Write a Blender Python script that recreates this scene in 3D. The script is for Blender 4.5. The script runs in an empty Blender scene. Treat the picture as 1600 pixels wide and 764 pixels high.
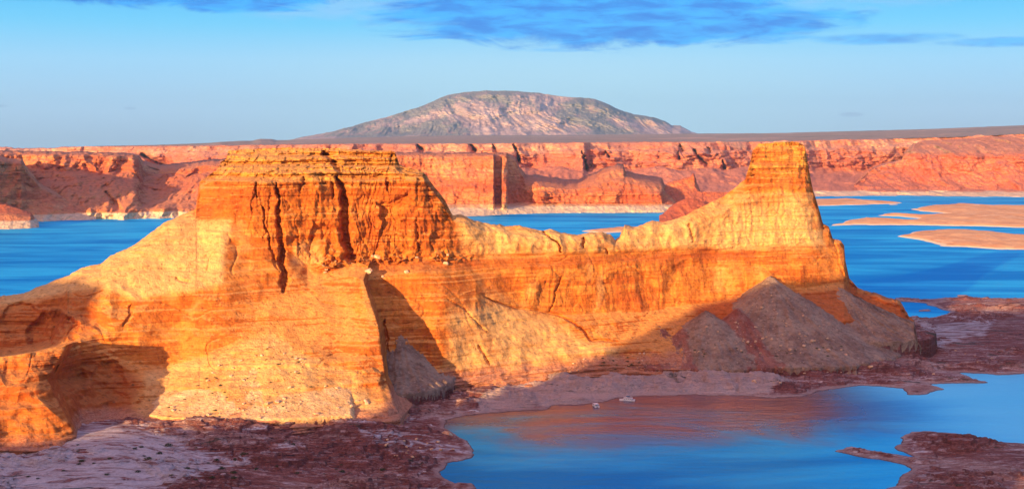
import bpy, math, random
import numpy as np
from mathutils import Vector

random.seed(7); rng = np.random.default_rng(7)
sc = bpy.context.scene
COL = sc.collection
R = math.radians

# ---------------------------------------------------------------- camera
F = 2100.0; CAMZ = 300.0
TH = math.atan(160.0 / F); CT, ST = math.cos(TH), math.sin(TH)
cam_d = bpy.data.cameras.new('camera'); cam = bpy.data.objects.new('camera', cam_d); COL.objects.link(cam)
cam.location = (0, 0, CAMZ); cam.rotation_euler = (math.pi / 2 - TH, 0, 0)
cam_d.sensor_width = 36; cam_d.lens = 36 * F / 1600; cam_d.clip_start = 1; cam_d.clip_end = 400000
sc.camera = cam

def P(px, py, Y):
    v = (np.asarray(py, float) - 382) / F; u = (np.asarray(px, float) - 800) / F
    t = Y / (CT - v * ST)
    return u * t, Y + 0 * t, CAMZ - (ST + v * CT) * t
def G(px, py, z=0.0):
    v = (np.asarray(py, float) - 382) / F; u = (np.asarray(px, float) - 800) / F
    t = (CAMZ - z) / (ST + v * CT)
    return u * t, t * (CT - v * ST)

# ---------------------------------------------------------------- sun, sky, exposure
SUN_AZ, SUN_EL = R(30), R(8.5)
sd_ = bpy.data.lights.new('sun', 'SUN'); sd_.energy = 5.0; sd_.angle = R(0.5); sd_.color = (1.0, 0.62, 0.29)
sun = bpy.data.objects.new('sun', sd_); COL.objects.link(sun)
ldir = Vector((math.sin(SUN_AZ) * math.cos(SUN_EL), math.cos(SUN_AZ) * math.cos(SUN_EL), -math.sin(SUN_EL)))
sun.rotation_euler = ldir.to_track_quat('-Z', 'Y').to_euler()
sc.view_settings.view_transform = 'Standard'; sc.view_settings.look = 'None'
sc.view_settings.exposure = 1.25; sc.view_settings.gamma = 1.0; sc.view_settings.use_curve_mapping = False

class NT:
    """small helper to write node trees"""
    def __init__(s, tree): s.t = tree; s.n = tree.nodes; s.n.clear()
    def node(s, typ, **kw):
        n = s.n.new(typ)
        for k, v in kw.items(): setattr(n, k, v)
        return n
    def put(s, sock, v):
        if isinstance(v, bpy.types.NodeSocket): s.t.links.new(v, sock)
        elif v is not None:
            if hasattr(sock.default_value, '__len__') and not hasattr(v, '__len__'): v = (v, v, v)
            if hasattr(sock.default_value, '__len__') and len(sock.default_value) == 4 and len(v) == 3: v = (*v, 1)
            sock.default_value = v
    def m(s, op, a, b=None, c=None, clamp=False):
        n = s.node('ShaderNodeMath', operation=op, use_clamp=clamp)
        s.put(n.inputs[0], a); s.put(n.inputs[1], b); s.put(n.inputs[2], c) if c is not None else None
        return n.outputs[0]
    def vm(s, op, a, b=None):
        n = s.node('ShaderNodeVectorMath', operation=op); s.put(n.inputs[0], a); s.put(n.inputs[1], b); return n.outputs[0]
    def xyz(s, v):
        n = s.node('ShaderNodeSeparateXYZ'); s.put(n.inputs[0], v); return n.outputs
    def comb(s, x, y, z):
        n = s.node('ShaderNodeCombineXYZ'); s.put(n.inputs[0], x); s.put(n.inputs[1], y); s.put(n.inputs[2], z); return n.outputs[0]
    def noise(s, vec, scale=1.0, detail=4, rough=0.55, dist=0.0, col=False):
        n = s.node('ShaderNodeTexNoise'); s.put(n.inputs['Vector'], vec); n.inputs['Scale'].default_value = scale
        n.inputs['Detail'].default_value = detail; n.inputs['Roughness'].default_value = rough
        n.inputs['Distortion'].default_value = dist
        return n.outputs['Color'] if col else n.outputs['Fac']
    def ramp(s, fac, stops, interp='LINEAR'):
        n = s.node('ShaderNodeValToRGB'); e = n.color_ramp.elements; n.color_ramp.interpolation = interp
        while len(e) < len(stops): e.new(0.5)
        for el, (p, c) in zip(e, stops):
            el.position = p; el.color = (*c, 1) if len(c) == 3 else c
        s.put(n.inputs[0], fac); return n.outputs[0]
    def mix(s, fac, a, b, bt='MIX'):
        n = s.node('ShaderNodeMix', data_type='RGBA', blend_type=bt); s.put(n.inputs[0], fac)
        s.put(n.inputs[6], a); s.put(n.inputs[7], b); return n.outputs[2]
    def ss(s, x, a, b):
        n = s.node('ShaderNodeMapRange', interpolation_type='SMOOTHSTEP'); s.put(n.inputs[0], x)
        n.inputs[1].default_value = a; n.inputs[2].default_value = b; return n.outputs[0]
    def attr(s, name):
        return s.node('ShaderNodeAttribute', attribute_name=name).outputs['Fac']

w = bpy.data.worlds.new('World'); sc.world = w; w.use_nodes = True
n = NT(w.node_tree)
STR = 0.1
sky = n.node('ShaderNodeTexSky', sky_type='NISHITA'); sky.sun_disc = False
sky.sun_elevation = SUN_EL; sky.sun_rotation = R(210); sky.altitude = 1400; sky.air_density = 1.0; sky.dust_density = 0.6; sky.ozone_density = 2.0
d = n.node('ShaderNodeTexCoord').outputs['Generated']
dx, dy, dz = n.xyz(d)
elev = n.m('MULTIPLY', n.m('ARCSINE', dz), 57.3)
az = n.m('MULTIPLY', n.m('ARCTAN2', dx, dy), 57.3)
K = 1.0
def c3(r, g, b): return (r * K, g * K, b * K)
e01 = n.m('DIVIDE', n.m('ADD', elev, 2.0), 60.0, clamp=True)     # -2..58 degrees
grad = n.ramp(e01, [(0.0, c3(.15, .23, .32)), (0.035, c3(.17, .25, .345)), (0.055, c3(.19, .30, .42)), (0.09, c3(.15, .31, .45)),
                    (0.115, c3(.065, .28, .45)), (0.135, c3(.03, .24, .44)), (0.2, c3(.01, .17, .40)), (0.5, c3(.07, .13, .31)), (1.0, c3(.14, .14, .30))])
# evening glow round the low sun, behind the viewer
sv = n.node('ShaderNodeVectorMath', operation='DOT_PRODUCT'); n.put(sv.inputs[0], d); sv.inputs[1].default_value = tuple(-ldir)
glow = n.m('POWER', n.ss(sv.outputs['Value'], 0.0, 1.0), 2.0)
grad = n.mix(glow, grad, c3(.95, .48, .36))
# clouds live in sky directions (azimuth, elevation), stretched along the horizon
cv = n.comb(n.m('MULTIPLY', az, .22), n.m('MULTIPLY', elev, 1.1), 0.0)
cn = n.noise(cv, .95, 9, .64, .8); cn2 = n.noise(n.vm('ADD', cv, (7.3, 2.1, 4.0)), 2.2, 6, .6, .4)
def blob(a0, e0, wa, we, edge=.35, nz=1.3, src=None):
    a = n.m('DIVIDE', n.m('SUBTRACT', az, a0), wa); e = n.m('DIVIDE', n.m('SUBTRACT', elev, e0), we)
    r2 = n.m('ADD', n.m('MULTIPLY', a, a), n.m('MULTIPLY', e, e))
    v = n.m('SUBTRACT', n.m('SUBTRACT', 1.0, r2), n.m('MULTIPLY', n.m('SUBTRACT', .5, src or cn), -2 * nz))
    return n.ss(v, -edge * .2, edge)
def mx(a, b): return n.m('MAXIMUM', a, b)
dark = mx(mx(blob(2.6, 5.6, 9.6, 1.75, .5, 1.2), blob(7.5, 4.9, 7.2, .95, .6, 1.5)), blob(-12.5, 6.0, 6.4, .68, .5, 1.6))
dark = mx(dark, n.m('MULTIPLY', blob(15.5, 4.2, 3.2, .28, .9, 1.2), .7))
dark = mx(dark, n.m('MULTIPLY', blob(20.5, 3.95, 4.0, .22, .9, 1.2), .7))
dark = mx(dark, n.m('MULTIPLY', blob(-21, 5.9, 4.0, .35, .9, 1.2), .8))
wisp = mx(blob(-6, 5.6, 6.0, .8, 1.4, 1.8, cn2), blob(9.5, 5.9, 9.0, .9, 1.6, 2.0, cn2))
wisp = mx(wisp, n.m('MULTIPLY', blob(-14, 6.4, 8.0, .5, 1.4, 1.8, cn2), .9))
tiny = mx(mx(blob(14.1, 1.13, .55, .1, .6, .5, cn2), blob(-21.0, 1.42, .6, .06, .6, .5, cn2)), blob(-15.8, 1.36, .3, .06, .6, .5, cn2))
veil = n.m('MULTIPLY', n.ss(elev, 5.0, 2.5), n.ss(n.m('ABSOLUTE', n.m('SUBTRACT', az, 1.5)), 18, 2))
skyc = n.mix(n.m('MULTIPLY', veil, .8), grad, c3(.20, .34, .43))
skyc = n.mix(n.m('MULTIPLY', wisp, .55), skyc, c3(.15, .27, .44))
skyc = n.mix(n.m('MULTIPLY', dark, 1.0), skyc, n.mix(n.ss(cn2, .34, .66), c3(.0, .10, .37), c3(.01, .21, .50)))
skyc = n.mix(n.m('MULTIPLY', tiny, .5), skyc, c3(.12, .18, .30))
# blend of the physical sky and the day's own colours
n2 = n.vm('MULTIPLY', skyc, (1 / STR, 1 / STR, 1 / STR))
fin = n.mix(.94, sky.outputs[0], n2)
bg = n.node('ShaderNodeBackground'); n.put(bg.inputs[0], fin); bg.inputs[1].default_value = STR
wo = n.node('ShaderNodeOutputWorld'); n.t.links.new(bg.outputs[0], wo.inputs[0])

# ---------------------------------------------------------------- noise in numpy
_p = rng.permutation(256); _p = np.concatenate([_p, _p])
_g = rng.normal(size=(256, 3)); _g /= np.linalg.norm(_g, axis=1)[:, None]
def pn(x, y, z):
    xi = np.floor(x).astype(int); yi = np.floor(y).astype(int); zi = np.floor(z).astype(int)
    xf, yf, zf = x - xi, y - yi, z - zi
    u = xf * xf * xf * (xf * (xf * 6 - 15) + 10); v = yf * yf * yf * (yf * (yf * 6 - 15) + 10); w_ = zf * zf * zf * (zf * (zf * 6 - 15) + 10)
    xi &= 255; yi &= 255; zi &= 255
    def g(i, j, k):
        h = _p[_p[_p[(xi + i) & 255] + ((yi + j) & 255)] + ((zi + k) & 255)]
        a = _g[h]; return a[..., 0] * (xf - i) + a[..., 1] * (yf - j) + a[..., 2] * (zf - k)
    L = lambda a, b, t: a + (b - a) * t
    return 1.5 * L(L(L(g(0,0,0), g(1,0,0), u), L(g(0,1,0), g(1,1,0), u), v), L(L(g(0,0,1), g(1,0,1), u), L(g(0,1,1), g(1,1,1), u), v), w_)
def fbm(x, y, z, o=4, gain=.5):
    s = 0; a = 1.0; f = 1.0
    for i in range(o):
        s = s + a * pn(x * f + 17.3 * i, y * f + 5.1 * i, z * f - 9.7 * i); a *= gain; f *= 2.03
    return s
def ridge(x, y, z, o=4, gain=.5):
    s = 0; a = 1.0; f = 1.0
    for i in range(o):
        s = s + a * (1 - 2.2 * np.abs(pn(x * f + 11.3 * i, y * f + 3.1 * i, z * f - 2.7 * i))); a *= gain; f *= 2.07
    return s
def hsh(i, j, k=0.0):
    v = np.sin(i * 127.1 + j * 311.7 + k * 74.7) * 43758.5453; return v - np.floor(v)
def blocks(X, Z, w, h, seed=0):
    """jointed rock: columns broken into blocks, each set forward or back by its own amount"""
    xx = X / w + .45 * fbm(X / (w * 2.5), Z / (h * 1.6), 0 * X + seed, 3, .6); cx = np.floor(xx)
    zz = Z / h + 3 * hsh(cx, 0 * cx, seed) + .2 * fbm(X / w, Z / h, 0 * X + seed + 4, 2); cz = np.floor(zz)
    ex = np.minimum(xx - cx, 1 - xx + cx); ez = np.minimum(zz - cz, 1 - zz + cz)
    return hsh(cx, cz, seed) - .5 - .55 * (ex < .06) * (hsh(cx, cz, seed + 3) > .45) - .3 * (ez < .05)
def sstep(a, b, x):
    t = np.clip((x - a) / (b - a), 0, 1); return t * t * (3 - 2 * t)
def smooth1(a, r, axis):
    if r < 1: return a
    k = np.hanning(2 * r + 3)[1:-1]; k /= k.sum()
    pad = [(0, 0)] * a.ndim; pad[axis] = (r, r); b = np.pad(a, pad, mode='edge')
    n_ = a.shape[axis]; out = np.zeros(a.shape)
    for i, kk in enumerate(k): out += kk * np.take(b, np.arange(i, i + n_), axis=axis)
    return out
def polydist(x, y, pts):
    """distance to a polyline and arc parameter 0..1"""
    best = np.full(x.shape, 1e18); par = np.zeros(x.shape)
    m_ = len(pts) - 1
    for i in range(m_):
        ax, ay = pts[i][:2]; bx, by = pts[i + 1][:2]; ex, ey = bx - ax, by - ay
        t = np.clip(((x - ax) * ex + (y - ay) * ey) / (ex * ex + ey * ey + 1e-9), 0, 1)
        d2 = (x - ax - t * ex) ** 2 + (y - ay - t * ey) ** 2
        k = d2 < best; best = np.where(k, d2, best); par = np.where(k, (i + t) / m_, par)
    return np.sqrt(best), par
def inside(x, y, pts):
    c = np.zeros(x.shape, bool); m_ = len(pts)
    for i in range(m_):
        ax, ay = pts[i]; bx, by = pts[(i + 1) % m_]
        if ay == by: continue
        c ^= ((ay > y) != (by > y)) & (x < (bx - ax) * (y - ay) / (by - ay) + ax)
    return c
def sdf(x, y, pts):
    d_, _ = polydist(x, y, list(pts) + [pts[0]]); return np.where(inside(x, y, pts), d_, -d_)
def soft(px, py, pts, e):
    return sstep(-e, e, sdf(px, py, pts))

# ---------------------------------------------------------------- mesh helpers
def tag(o, label=None, cat=None, group=None, kind=None):
    if label: o['label'] = label
    if cat: o['category'] = cat
    if group: o['group'] = group
    if kind: o['kind'] = kind
    return o
def link_mesh(name, verts, faces, mat, parent=None, smooth=True, attrs=None):
    me = bpy.data.meshes.new(name)
    verts = np.asarray(verts, float); faces = np.asarray(faces, np.int32)
    me.vertices.add(len(verts)); me.vertices.foreach_set('co', verts.ravel())
    k = faces.shape[1]
    me.loops.add(faces.size); me.loops.foreach_set('vertex_index', faces.ravel())
    me.polygons.add(len(faces)); me.polygons.foreach_set('loop_start', np.arange(0, faces.size, k, dtype=np.int32))
    me.polygons.foreach_set('loop_total', np.full(len(faces), k, np.int32))
    if smooth: me.polygons.foreach_set('use_smooth', np.ones(len(faces), bool))
    for an, av in (attrs or {}).items():
        a = me.attributes.new(an, 'FLOAT', 'POINT'); a.data.foreach_set('value', np.asarray(av, np.float32).ravel())
    me.update(); me.validate()
    me.materials.append(mat)
    o = bpy.data.objects.new(name, me); COL.objects.link(o)
    if parent: o.parent = parent
    return o
def grid_faces(nr, nc):
    i = np.arange(nr - 1)[:, None] * nc + np.arange(nc - 1)[None, :]
    return np.stack([i, i + nc, i + nc + 1, i + 1], -1).reshape(-1, 4)

def expand(cols, stepx, stepy, dstep, sm=(3, 2), maxr=90, lowsmooth=False):
    """control grid (columns of (px, py, D)) to dense arrays of rows x columns; columns ordered left to right, rows top to bottom"""
    A = []
    for c in cols:
        px, prof = c
        A.append([(p if len(p) == 3 else (px, p[0], p[1])) for p in prof])
    A = np.array(A, float)                       # M x K x 3
    M, Kk, _ = A.shape
    us = []
    for j in range(M - 1):
        q = max(1, int(math.ceil(max(np.abs(A[j + 1, :, 0] - A[j, :, 0]).max() / stepx, np.abs(A[j + 1, :, 2] - A[j, :, 2]).max() / dstep))))
        us += [j + k / q for k in range(q)]
    us.append(M - 1); us = np.array(us)
    vs = []
    for k in range(Kk - 1):
        q = max(2, min(maxr, int(math.ceil(np.percentile(np.abs(A[:, k + 1, 1] - A[:, k, 1]), 85) / stepy))))
        vs += [k + i / q for i in range(q)]
    vs.append(Kk - 1); vs = np.array(vs)
    j0 = np.minimum(us.astype(int), M - 2); fu = (us - j0)[:, None, None]
    B = A[j0] * (1 - fu) + A[j0 + 1] * fu        # U x K x 3
    k0 = np.minimum(vs.astype(int), Kk - 2); fv = (vs - k0)[None, :, None]
    C_ = B[:, k0] * (1 - fv) + B[:, k0 + 1] * fv  # U x V x 3
    C_ = C_.transpose(1, 0, 2)                   # V x U x 3
    px, py, D = C_[..., 0].copy(), C_[..., 1].copy(), C_[..., 2].copy()
    D = smooth1(D, sm[0], 1); D = smooth1(D, sm[1], 0)
    if lowsmooth:
        Ds = smooth1(smooth1(D, 16, 1), 3, 0); wgt = sstep(3.0, 3.6, vs)[:, None] * np.maximum(sstep(566, 540, px), sstep(650, 690, px)) * np.maximum(sstep(60, 40, px), sstep(150, 190, px)) * sstep(1280, 1240, px)
        D = D * (1 - wgt) + Ds * wgt
    return px, py, D, vs

SHEETS = {}
def sheet(name, cols, mat, disp=None, stepx=2, stepy=1.2, dstep=6, sm=(3, 2), back=((60, -4), (150, -90), (260, -400)), skirt=(40, -30), attrs=None, sky_amp=0.0, sky_f=.2, scree=False, row_amp=0.0):
    px, py, D, vs = expand(cols, stepx, stepy, dstep, sm, lowsmooth=scree)
    if sky_amp:
        fall = np.clip(1 - vs / 1.0, 0, 1)[:, None]
        py = py + fall * sky_amp * fbm(px * sky_f, px * 0 + 3.3, px * 0 + len(name), 4, .6)
    if row_amp:
        win = np.sin(np.clip(vs / vs[-1], 0, 1) * math.pi)[:, None] * (.4 + .6 * np.clip(vs, 0, 1)[:, None])
        py = py + row_amp * win * fbm(px * .02 + 9, vs[:, None] * .7 + 0 * px, 0 * px, 4, .6)
    X, Y, Z = P(px, py, D)
    if disp is not None:
        sl = np.abs(np.gradient(Z, axis=0)) / (np.abs(np.gradient(Y, axis=0)) + .3)
        steep = smooth1(smooth1(sstep(.5, 2.0, sl), 3, 0), 3, 1)
        D2 = D - disp(px, py, X, Y, Z, steep, vs[:, None] + 0 * px)
        if scree:
            D3, skind = add_scree(px, py, D2); D3 = np.where(skind > 0, smooth1(smooth1(D3, 1, 0), 1, 1), D3)
            D2 = D3 - np.where(skind > 0, .8 * fbm(X / 5, Y / 5, Z / 5, 4, .65), 0)
        X, Y, Z = P(px, py, D2)
    else: steep = np.zeros_like(px)
    at = attrs(px, py, X, Y, Z, steep, vs[:, None] + 0 * px) if attrs else {}
    if scree: at['scree'] = (skind > 0) * 1.0; at.update({'scree_sandy': smooth1((skind == 2) * 1.0, 1, 1), 'scree_red': smooth1((skind == 3) * 1.0, 1, 1)})
    rowsX, rowsY, rowsZ = [X], [Y], [Z]
    for b, dz_ in back:
        k = 1 + b / Y[0]; nz = fbm(X[0] * .02, b * .01 + Y[0] * 0, Y[0] * .02, 3) * min(6, b * .1)
        rowsX.insert(0, (X[0] * k)[None]); rowsY.insert(0, (Y[0] * k)[None]); rowsZ.insert(0, np.maximum(Z[0] + dz_ + nz, -30)[None] if dz_ > -150 else np.full((1, X.shape[1]), -30.0))
    k = 1 - skirt[0] / Y[-1]
    rowsX.append((X[-1] * k)[None]); rowsY.append((Y[-1] * k)[None]); rowsZ.append((Z[-1] + skirt[1])[None])
    XX, YY, ZZ = np.concatenate(rowsX), np.concatenate(rowsY), np.concatenate(rowsZ)
    nb = len(back)
    def padr(a): return np.concatenate([np.repeat(a[:1], nb, 0), a, a[-1:]])
    at = {k_: padr(v) for k_, v in at.items()}
    V = np.stack([XX, YY, ZZ], -1).reshape(-1, 3)
    o = link_mesh(name, V, grid_faces(*XX.shape), mat, attrs=at)
    SHEETS[name] = dict(px=px, py=py, X=X, Y=Y, Z=Z)
    return o

# ---------------------------------------------------------------- materials
def newmat(name):
    m = bpy.data.materials.new(name); m.use_nodes = True; return m, NT(m.node_tree)
def finish(n, col, rough=.9, bump=None, strength=.6, dist=1.0, spec=.2, extra=None):
    b = n.node('ShaderNodeBsdfPrincipled'); n.put(b.inputs['Base Color'], col); n.put(b.inputs['Roughness'], rough)
    b.inputs['Specular IOR Level'].default_value = spec
    if bump is not None:
        bn = n.node('ShaderNodeBump'); bn.inputs['Strength'].default_value = strength; bn.inputs['Distance'].default_value = dist
        n.put(bn.inputs['Height'], bump); n.t.links.new(bn.outputs[0], b.inputs['Normal'])
    for k, v in (extra or {}).items(): n.put(b.inputs[k], v)
    o = n.node('ShaderNodeOutputMaterial'); n.t.links.new(b.outputs[0], o.inputs[0]); return b

def rock_mat(name, S=1.0, strata=None, streak=(.26, .055, .018), pale=(.80, .50, .21), dust=(.66, .33, .10), cap=None, capz=(245, 262), varn=.7,
             ring=None, bump_d=2.0, red=(.36, .085, .022), dustlev=(.62, .86), shrub=0.0, foot=0):
    m, n = newmat(name)
    pos = n.node('ShaderNodeTexCoord').outputs['Object']
    geo = n.node('ShaderNodeNewGeometry'); nz = n.xyz(geo.outputs['Normal'])[2]
    def sc_(a, b): return n.vm('MULTIPLY', pos, (a / S, a / S, b / S))
    z = n.xyz(pos)[2]
    st = n.noise(sc_(.0035, .055), 1.0, 6, .62, .3)
    st_f = n.noise(sc_(.010, .45), 1.0, 4, .6, .2)
    stv = n.m('ADD', n.m('MULTIPLY', st, .72), n.m('MULTIPLY', n.m('ADD', n.m('MULTIPLY', st_f, .5), n.m('MULTIPLY', n.noise(sc_(.03, .03), 1.0, 5, .65, .8), .5)), .28))
    strata = strata or [(.30, (.36, .08, .014)), (.40, (.56, .18, .03)), (.47, (.46, .125, .02)), (.53, (.64, .25, .05)), (.58, (.54, .17, .03)), (.66, (.72, .38, .11)), (.78, (.52, .16, .03))]
    col = n.ramp(stv, strata)
    # broad colour patches
    big = n.noise(sc_(.014, .010), 1.0, 5, .6, .5)
    col = n.mix(n.m('MULTIPLY', n.ss(big, .56, .74), .4), col, pale)
    col = n.mix(n.m('MULTIPLY', n.ss(big, .50, .34), .7), col, red)
    if cap: col = n.mix(n.ss(n.m('ADD', z, n.m('MULTIPLY', n.m('SUBTRACT', big, .5), 25)), *capz), col, n.mix(n.ss(n.m('ADD', n.m('MULTIPLY', st_f, .6), n.m('MULTIPLY', n.noise(sc_(.09, .16), 1.0, 6, .7), .4)), .42, .56), *cap))
    # desert varnish: dark streaks running down the steep faces
    sk = n.noise(sc_(.085, .0045), 1.0, 5, .65, .15); sk2 = n.noise(sc_(.35, .012), 1.0, 3, .6, .1)
    steep = n.ss(nz, .62, .25)
    vmask = n.m('MULTIPLY', n.m('MULTIPLY', n.ss(n.m('ADD', n.m('MULTIPLY', sk, .7), n.m('MULTIPLY', sk2, .3)), .50, .66), steep), varn)
    vmask = n.m('MULTIPLY', vmask, n.ss(big, .72, .40))
    col = n.mix(vmask, col, streak)
    # dust and sand on the flatter ledges
    gn = n.noise(sc_(.5, .5), 1.0, 4, .7)
    dm = n.ss(n.m('ADD', nz, n.m('MULTIPLY', n.m('SUBTRACT', gn, .5), .4)), *dustlev)
    col = n.mix(n.m('MULTIPLY', dm, .8), col, n.mix(gn, dust, tuple(min(1, c * 1.25) for c in dust)))
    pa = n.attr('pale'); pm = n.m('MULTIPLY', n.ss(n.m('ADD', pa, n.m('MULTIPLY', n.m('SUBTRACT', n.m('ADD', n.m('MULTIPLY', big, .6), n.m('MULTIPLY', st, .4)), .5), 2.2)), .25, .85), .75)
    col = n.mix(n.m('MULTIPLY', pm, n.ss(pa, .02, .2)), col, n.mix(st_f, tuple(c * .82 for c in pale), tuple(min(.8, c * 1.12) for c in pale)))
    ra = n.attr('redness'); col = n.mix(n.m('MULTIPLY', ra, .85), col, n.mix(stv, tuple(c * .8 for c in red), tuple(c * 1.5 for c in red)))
    if ring:
        rz = n.m('ADD', z, n.m('MULTIPLY', n.m('SUBTRACT', n.noise(sc_(.02, .02), 1, 5, .6), .5), ring[1]))
        col = n.mix(n.m('MULTIPLY', n.ss(rz, ring[0] + 3, ring[0] - 3), .85), col, n.mix(gn, ring[2], ring[3]))
    if foot:
        bf = n.noise(n.comb(0.0, 0.0, n.m('ADD', n.m('MULTIPLY', z, .16), n.m('MULTIPLY', n.noise(pos, .012, 5, .6), 3.0))), 1.0, 5, .6)
        fc = n.ramp(n.m('ADD', n.m('MULTIPLY', bf, .6), n.m('MULTIPLY', gn, .4)), [(.36, (.20, .06, .045)), (.46, (.42, .17, .11)), (.53, (.56, .30, .20)), (.60, (.36, .14, .10)), (.68, (.70, .54, .42))])
        fz = n.m('ADD', z, n.m('MULTIPLY', n.m('SUBTRACT', n.noise(sc_(.02, .02), 1, 6, .65, .5), .5), 34))
        col = n.mix(n.m('MULTIPLY', n.ss(fz, foot + 6, foot - 6), .9), col, fc)
        sg = n.noise(pos, .35, 5, .75); sb = n.noise(pos, .03, 5, .6)
        scg = n.mix(n.ss(sb, .35, .65), (.21, .145, .11), (.34, .26, .19)); scy = n.mix(n.ss(sb, .35, .65), (.70, .40, .15), (.84, .58, .28)); scr = n.mix(n.ss(sb, .35, .65), (.24, .07, .05), (.32, .15, .11))
        scc = n.mix(n.attr('scree_red'), n.mix(n.attr('scree_sandy'), scg, scy), scr)
        scc = n.mix(n.m('MULTIPLY', n.ss(sg, .60, .68), .6), scc, (.24, .15, .11)); scc = n.mix(n.m('MULTIPLY', n.ss(sg, .42, .34), .6), scc, (.68, .54, .42))
        col = n.mix(n.m('MULTIPLY', n.attr('scree'), .93), col, scc)
    if foot: col = n.mix(n.m('SUBTRACT', 1.0, n.attr('scree')), col, n.mix(1.0, col, (1.0, .95, .86), 'MULTIPLY'))
    # fine mottling, cracks
    mot = n.noise(sc_(.16, .22), 1.0, 7, .68)
    col = n.mix(1.0, col, n.ramp(mot, [(.30, (.50, .44, .42)), (.45, (.92, .9, .88)), (.55, (1.02, 1.02, 1.02)), (.70, (1.22, 1.22, 1.2))]), 'MULTIPLY')
    if shrub:
        sp = n.noise(pos, .22 / S, 2, .5)
        col = n.mix(n.m('MULTIPLY', n.m('MULTIPLY', n.ss(sp, .66, .70), shrub), n.ss(nz, .5, .7)), col, (.10, .07, .035))
    h = n.m('ADD', n.m('MULTIPLY', n.noise(sc_(.12, .16), 1.0, 8, .7), 1.7), n.m('MULTIPLY', n.noise(sc_(.02, .7), 1.0, 5, .65, .6), .22))
    h = n.m('ADD', h, n.m('MULTIPLY', n.noise(sc_(.45, .10), 1.0, 4, .6), .7))
    finish(n, col, .92, h, .9, bump_d * S, .15)
    return m

M_butte = rock_mat('butte_sandstone', cap=((.24, .085, .018), (.70, .38, .08)), varn=.9, foot=29, shrub=.6, streak=(.30, .06, .012))
M_far = rock_mat('far_sandstone', S=3.2, strata=[(.30, (.34, .08, .03)), (.40, (.56, .19, .07)), (.47, (.40, .10, .04)), (.53, (.66, .30, .12)), (.58, (.50, .15, .06)), (.66, (.70, .40, .20)), (.78, (.46, .14, .05))],
                 pale=(.72, .46, .24), dust=(.52, .20, .10), red=(.44, .095, .04), streak=(.24, .05, .025), varn=.7, ring=(24, 9, (.66, .50, .32), (.80, .68, .48)), dustlev=(.7, .95))
M_back = rock_mat('distant_sandstone', S=5.0, strata=[(.30, (.36, .11, .07)), (.40, (.54, .22, .14)), (.47, (.42, .13, .08)), (.53, (.66, .34, .21)), (.58, (.50, .17, .10)), (.66, (.70, .42, .28)), (.78, (.46, .16, .10))],
                  pale=(.66, .40, .26), dust=(.56, .24, .15), red=(.46, .13, .08), streak=(.24, .06, .04), varn=.7, ring=(16, 6, (.70, .54, .36), (.80, .68, .48)), dustlev=(.7, .95))

M_right = rock_mat('right_mesa_sandstone', S=4.5, strata=[(.30, (.34, .09, .045)), (.40, (.52, .18, .09)), (.47, (.38, .10, .05)), (.53, (.62, .28, .15)), (.58, (.48, .14, .07)), (.66, (.66, .36, .2)), (.78, (.42, .13, .07))],
                   pale=(.66, .40, .26), dust=(.52, .21, .13), red=(.48, .12, .07), streak=(.24, .06, .04), varn=.8, cap=((.20, .12, .08), (.42, .27, .18)), capz=(222, 240), ring=(16, 6, (.70, .54, .36), (.80, .68, .48)), dustlev=(.7, .95))
def talus_mat(name, a, b, rocks=(.42, .30, .22)):
    m, n = newmat(name); pos = n.node('ShaderNodeTexCoord').outputs['Object']
    g = n.noise(pos, .03, 6, .65, .4); f = n.noise(pos, .5, 5, .75)
    col = n.mix(n.ss(g, .35, .65), a, b); col = n.mix(n.ss(f, .58, .70), col, rocks)
    col = n.mix(1.0, col, n.ramp(f, [(.3, (.62, .6, .6)), (.6, (1.1, 1.1, 1.1))]), 'MULTIPLY')
    finish(n, col, .95, n.noise(pos, .22, 8, .8), 1.0, 3.5, .1); return m
M_tal_g = talus_mat('grey_scree', (.36, .24, .18), (.50, .38, .27), (.60, .48, .38))
M_tal_y = talus_mat('sandy_scree', (.62, .36, .13), (.70, .45, .19), (.52, .36, .2))

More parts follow.
